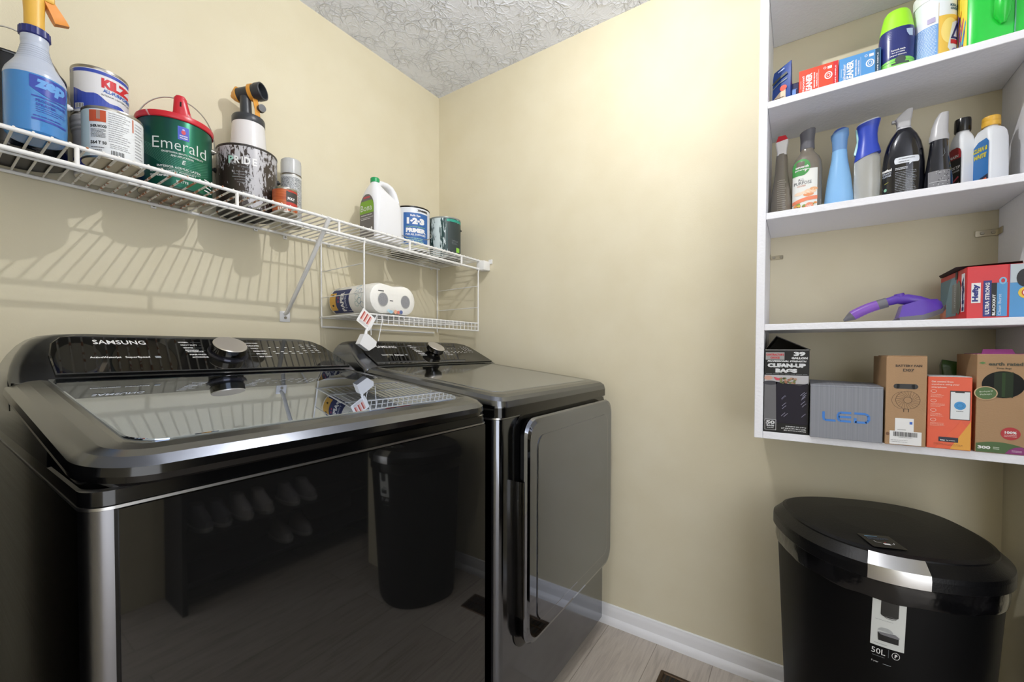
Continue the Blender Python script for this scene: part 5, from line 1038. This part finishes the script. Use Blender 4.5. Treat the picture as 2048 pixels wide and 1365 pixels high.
def fr(b,f,w_,h):
    DG=C('#33492a'); TXT=C('#3a3a26')
    b.dtext(f,'earth rated',.006,h-.022,.0075,TXT,w=.052,bold=.04); b.dpoly(f,[(-.035,h-.020),(-.029,h-.017),(-.024,h-.020),(-.029,h-.023)],C('#4f7a3a')); b.dtext(f,'Poop Bags',.004,h-.032,.004,TXT,w=.022,bold=.02)
    b.dell(f,.003,h-.068,.0330,.0300,C('#060805',.8),.0004,n=36)
    for q,c_ in((-.005,'#16240f'),(.004,'#27401c'),(.012,'#1a2c12')): b.dpoly(f,[(q-.006,h-.095),(q+.006,h-.0965),(q+.006,h-.040),(q-.006,h-.041)],C(c_,.7),.0007+abs(q)*.02)
    b.dell(f,-.0235,h-.088,.0185,.0155,C('#c9a981'),.0012); b.dell(f,-.0235,h-.088,.0165,.0138,C('#4a6a34'),.0015); b.dtext(f,'Backyard',-.0235,h-.0845,.0040,C('#d5dccb'),w=.020,rot=.15,o=.0018); b.dtext(f,'Pickups',-.0235,h-.0910,.0040,C('#d5dccb'),w=.018,rot=.15,o=.0018)
    b.dell(f,.016,.046,.0150,.0140,C('#b3252b'),.0006); b.dtext(f,'100%',.016,.0485,.0060,LTXT,w=.018,bold=.04,o=.001); b.dbars(f,.006,.026,.038,.044,2,C('#e3b9b5'),.001)
    P=[(-w_/2+.001,.001)]+[(w_/2-.001,.001)]+[(-w_/2+.001+(w_-.002)*(1-k/12),.010+.0155*math.sin(PI*(.15+.62*k/12))) for k in range(13)]
    b.dpoly(f,P,C('#43622f'),.0004); b.dpoly(f,[(.008,.001),(w_/2-.001,.001),(w_/2-.001,.014),(.034,.018),(.024,.0165),(.014,.010)],C('#8a2a74'),.0008)
    b.dtext(f,'300',-.024,.0115,.0072,LTXT,w=.020,bold=.05,o=.0008); b.dbars(f,-.010,.0,.008,.015,2,C('#c9d3bf'),.0008); b.dbars(f,.018,.034,.005,.010,2,C('#d9b9d0'),.0012)
def ex(t,f,w_,h):
    b=MB(); PK=C('#8f2a78',.45); b.loft([rrect(-w_/2+.001,w_/2-.001,.002,.08,.001,h,n=2),rrect(-w_/2+.001,w_/2-.001,.002,.08,.001,h+.0012,n=2)],PK)
    b.loft([[(-.022,.03,h+.001),(.030,.03,h+.001),(.030,.032,h+.001),(-.022,.032,h+.001)],[(-.019,.034,h+.011),(.027,.034,h+.011),(.027,.036,h+.011),(-.019,.036,h+.011)]],PK); b.build('top_flap',t,'magenta top flap')
boxthing('dog_bag_box','tall kraft box with oval window of green dog bags and magenta top','box',-.246,-1.8935,-1.9690,Z4,.2225,.12,KR,fr,extra=ex,rz=.06)
t=thing('bag_roll','dark green roll of plastic bags showing behind the orange box','bag roll',(-.105,-1.882,Z4),A90)
b=MB(); GRN=M('green_bag_film','#33551f',.3,bump=(60,1.)); b.loft([rrect(-.018,.016,-.014,.014,.004,0,n=3),rrect(-.018,.016,-.014,.014,.004,.16,n=3),[(x_,y_,z_) for x_,y_,z_ in rrect(-.020,.018,-.012,.012,.003,lambda x,y:.190-.1*x,n=3)],rrect(-.017,.015,-.003,.003,.001,lambda x,y:.204-.2*x,n=3)],GRN); b.build('rolled_film',t,None,50)

# ================================================================= TRASH CAN
def trash():
    cx,cy,a=-.25,-1.723,1.897; W,dd,bb_=.412,.248,.179; zt=.69
    t=thing('trash_can','black semi-round plastic trash can with silver lid handle below the shelf unit','trash can',(cx,cy,0),a-PI)   # local -Y is the front
    n=96
    def ol(k,z,off=0.,zf=None):
        P=[]
        for i in range(n):
            th=2*PI*i/n; c,s_=math.cos(th),math.sin(th); e=2/2.3
            x=(W/2-off)*k*math.copysign(abs(c)**e,c); y=(dd-off)*k*abs(s_)**e if s_>0 else -(bb_-off)*k*abs(s_)**(2/3.)
            x,y=-x,-y
            P.append((x,y,z if zf is None else zf(x,y,z)))
        return P
    BD=M('black_can_body','#050506',.5); nodes(BD)[1].inputs['Specular IOR Level'].default_value=.15; b=MB()
    b.loft([ol(.78,.0),ol(.80,.012),ol(.82,.05),ol(.955,.64),ol(.955,.648)],BD)
    # printed sheet on the front
    def fs(u,v,o):
        u=-.0745+(u+.004)*.70; v=.490+(v-.432)*.9; k=.82+(.955-.82)*(v-.05)/.59; X_=u; q=min(.999,abs(X_)/(W/2*k)); y=-(dd*k)*(1-q**2.3)**(1/2.3); return (X_,y-o*1.5-.0008,v)
    u0,u1=-.039,.031
    SW=C('#c9ccca',.45); b.drect(fs,u0,u1,.432,.552,SW,.0006,step=.006); b.dell(fs,-.004,.545,.0205,.0001,BD,.001)
    b.drect(fs,-.022,.015,.512,.5505,C('#232323',.4),.001,step=.006); b.dell(fs,-.0035,.512,.0185,.006,C('#232323',.4),.0012); b.dring(fs,-.002,.507,.012,.0035,.001,C('#555'+'555'),.0016)
    b.dbars(fs,-.032,.006,.496,.498,1,C('#8a8f92'),.001); b.dell(fs,-.010,.470,.016,.010,C('#9fa2a3'),.0010,t0=0,t1=PI); b.dpoly(fs,[(-.026,.467),(.010,.470),(.020,.464),(.016,.461),(-.02,.462)],C('#6f6f74'),.0014); b.dpoly(fs,[(-.026,.466),(.018,.462),(.018,.447),(-.024,.447)],C('#0c0c0d'),.0012); b.dbars(fs,-.032,-.004,.437,.440,1,C('#8a8f92'),.001)
    b.dtext(fs,'50L',-.022,.419,.0135,LTXT,w=.028,o=.001); b.drect(fs,-.0015,-.001,.410,.430,GTXT,.0008); b.dring(fs,.014,.419,.0085,.0085,.0009,LTXT,.001); b.dtext(fs,'P',.0145,.419,.0085,LTXT,bold=.04,o=.001); b.dbars(fs,-.034,-.008,.406,.408,1,GTXT,.001)
    b.dtext(fs,'5 year',-.028,.392,.0045,LTXT,w=.014,o=.001); b.dbars(fs,-.012,.006,.390,.393,1,GTXT,.001)
    b.build('bin_body',t)
    # liner bag overhang
    LN=M('black_bag_film','#0b0b0d',.16,bump=(40,.6)); b=MB(); rr=random.Random(4)
    def wr(k,z,amp):
        P=ol(k,z); return [(x_*(1+amp*math.sin(i*2.1+z*40)),y_*(1+amp*math.sin(i*1.7+z*50)),z_+amp*.5*math.sin(i*.9)) for i,(x_,y_,z_) in enumerate(P)]
    b.loft([wr(.962,.592,.003),wr(.967,.597,.003),wr(.968,.625,.004),wr(.966,.655,.003)],LN,False,False); b.build('bin_liner',t,'crumpled black bag edge')
    # lid rim + lid
    sl=lambda x,y,z:z
    b=MB(); LDM=M('black_lid_plastic','#08080a',.4,bump=(300,.15)); nodes(LDM)[1].inputs['Specular IOR Level'].default_value=.25
    b.loft([ol(.975,.632),ol(1.0,.636),ol(1.0,.655),ol(.995,.664),ol(.905,.683),ol(.90,.686),ol(.86,.690),ol(.45,.6925)],[LDM]*8); lid=b.build('lid',t,None,28)
    # silver handle, wraps the bevel at the front
    b=MB(); SV=M('brushed_silver','#c3c3c3',.3,1)
    def seg(k,z,out):
        P=[]
        for q in range(13):
            th=math.radians(60+26*q/12); e=2/2.3; c,s_=math.cos(th),math.sin(th)
            x=-(W/2)*k*math.copysign(abs(c)**e,c); y=-dd*k*abs(s_)**e; P.append((x,y-out,z))
        return P
    rows=[seg(1.0,.636,.0015),seg(1.0,.656,.0025),seg(.995,.666,.002),seg(.905,.686,.001),seg(.90,.684,-.001)]
    vs=[p for r_ in rows for p in r_]; b.add(vs,[(j*13+i,j*13+i+1,(j+1)*13+i+1,(j+1)*13+i) for j in range(4) for i in range(12)],SV); b.build('lid_handle',lid,'silver metal lid handle',20)
    b=MB(); tf=lambda u,v,o:(u-.045,v+.012,.6915+o)
    b.drect(tf,-.045,.015,-.205,-.135,C('#0e0e12',.15),.0012); b.drect(tf,-.036,-.012,-.148,-.146,C('#6fa3c4'),.002); b.dbars(tf,-.036,.006,-.165,-.152,3,C('#3a4a60'),.002); b.drect(tf,-.018,-.006,-.190,-.182,C('#d9d9d9'),.002); b.dell(tf,-.012,-.178,.0015,.0015,C('#c22a35'),.002); b.dline(tf,[(-.030,-.172),(-.028,-.180),(-.020,-.182)],.0008,LTXT,.002); b.dline(tf,[(.004,-.176),(.002,-.184),(-.004,-.186)],.0008,LTXT,.002)
    b.build('sticker',lid,'dark glossy sticker')
trash()

# ================================================================= FLOOR REGISTER, MADE-UP HAMPER, SHOE RACK
t=thing('floor_register','brown metal floor vent with louvres near the right baseboard','floor vent',(-.205,-1.325,.0005))
BZ=M('bronze_metal','#4a3a2a',.35,.7); b=MB(); w2,l2=.056,.138
b.loft([rrect(-w2,w2,-l2,l2,.004,0,n=3),rrect(-w2+.002,w2-.002,-l2+.002,l2-.002,.004,.004,n=3),rrect(-w2+.012,w2-.012,-l2+.012,l2-.012,.003,.0045,n=3),rrect(-w2+.015,w2-.015,-l2+.015,l2-.015,.003,.0015,n=3)],BZ,m1=BLACK); b.build('frame',t)
b=MB()
for i in range(15): y_=-l2+.024+i*.0163; b.box(-w2+.016,w2-.016,y_,y_+.005,.0012,.0045,BZ,bev=.001,seg=1)
b.box(-.003,.003,-l2+.015,l2-.015,.0012,.0048,BZ); b.build('louvres',t)
t=thing('stand_in_hamper','made-up tall black hamper left of the washing machine, there for its dark reflection','hamper',(-1.80,-.525,0))  # invented to fill a dark edge; lengthened so the washer side reflects black
HB=M('hamper_plastic','#0d0d0f',.35); b=MB(); b.loft([rrect(-.175,.178,-.40,.40,.03,0,n=5),rrect(-.186,.186,-.422,.40,.035,1.04,n=5)],HB); b.build('basket',t)
b=MB(); b.loft([rrect(-.187,.187,-.423,.402,.036,1.035,n=5),rrect(-.188,.188,-.425,.404,.036,1.05,n=5),rrect(-.188,.188,-.425,.404,.036,1.07,n=5),rrect(-.175,.175,-.41,.39,.03,1.075,n=5)],HB); b.build('lid',t)
t=thing('shoe_rack','black shoe rack against the far wall behind the camera','shoe rack',(-.53,-2.49,0))
b=MB()
RK=M('rack_black','#08080a',.5); b.box(-.50,.50,-.105,-.095,0,1.3,RK); b.box(-.51,-.49,-.105,.12,0,1.3,RK); b.box(.49,.51,-.105,.12,0,1.3,RK); b.build('rack_frame',t)
for z in(.12,.30,.62,.95,1.29): b=MB(); b.box(-.49,.49,-.095,.12,z,z+.012,RK,bev=.001,seg=1); b.build('rack_shelf',t)
def shoe(x,z,c_,lab):
    s=thing('shoe',lab,'shoe',(-.53+x,-2.50,z),0,'shoes on the black rack')
    b=MB(); SC=C(c_,.6)
    b.loft([[(x_,y_*1.0,0.0) for x_,y_,_ in sring(.038,.10,0,2.3)],[(x_,y_,.018) for x_,y_,_ in sring(.040,.104,0,2.3)]],C('#cfcfcf')); b.build('sole',s)
    b=MB(); b.loft([[(x_,y_,.018) for x_,y_,_ in sring(.038,.10,0,2.3)],[(x_*.95,y_*.95,.045) for x_,y_,_ in sring(.038,.10,0)],[(x_*.75,y_*.6-.03,.075) for x_,y_,_ in sring(.038,.10,0)],[(x_*.68,y_*.42-.045,.095) for x_,y_,_ in sring(.038,.10,0)]],SC); b.build('upper',s)
for i,(x_,z_,c_) in enumerate(((-.22,.3125,'#a9a6a8'),(-.12,.3125,'#a9a6a8'),(.02,.3125,'#8f8d92'),(.12,.3125,'#8f8d92'),(-.02,.1325,'#9a989c'),(.09,.1325,'#9a989c'),(-.40,.3125,'#6a6a72'),(-.32,.3125,'#6a6a72'))):
    shoe(x_,z_,c_,'pale sneaker, one of the shoes on the black rack seen in the washer front')
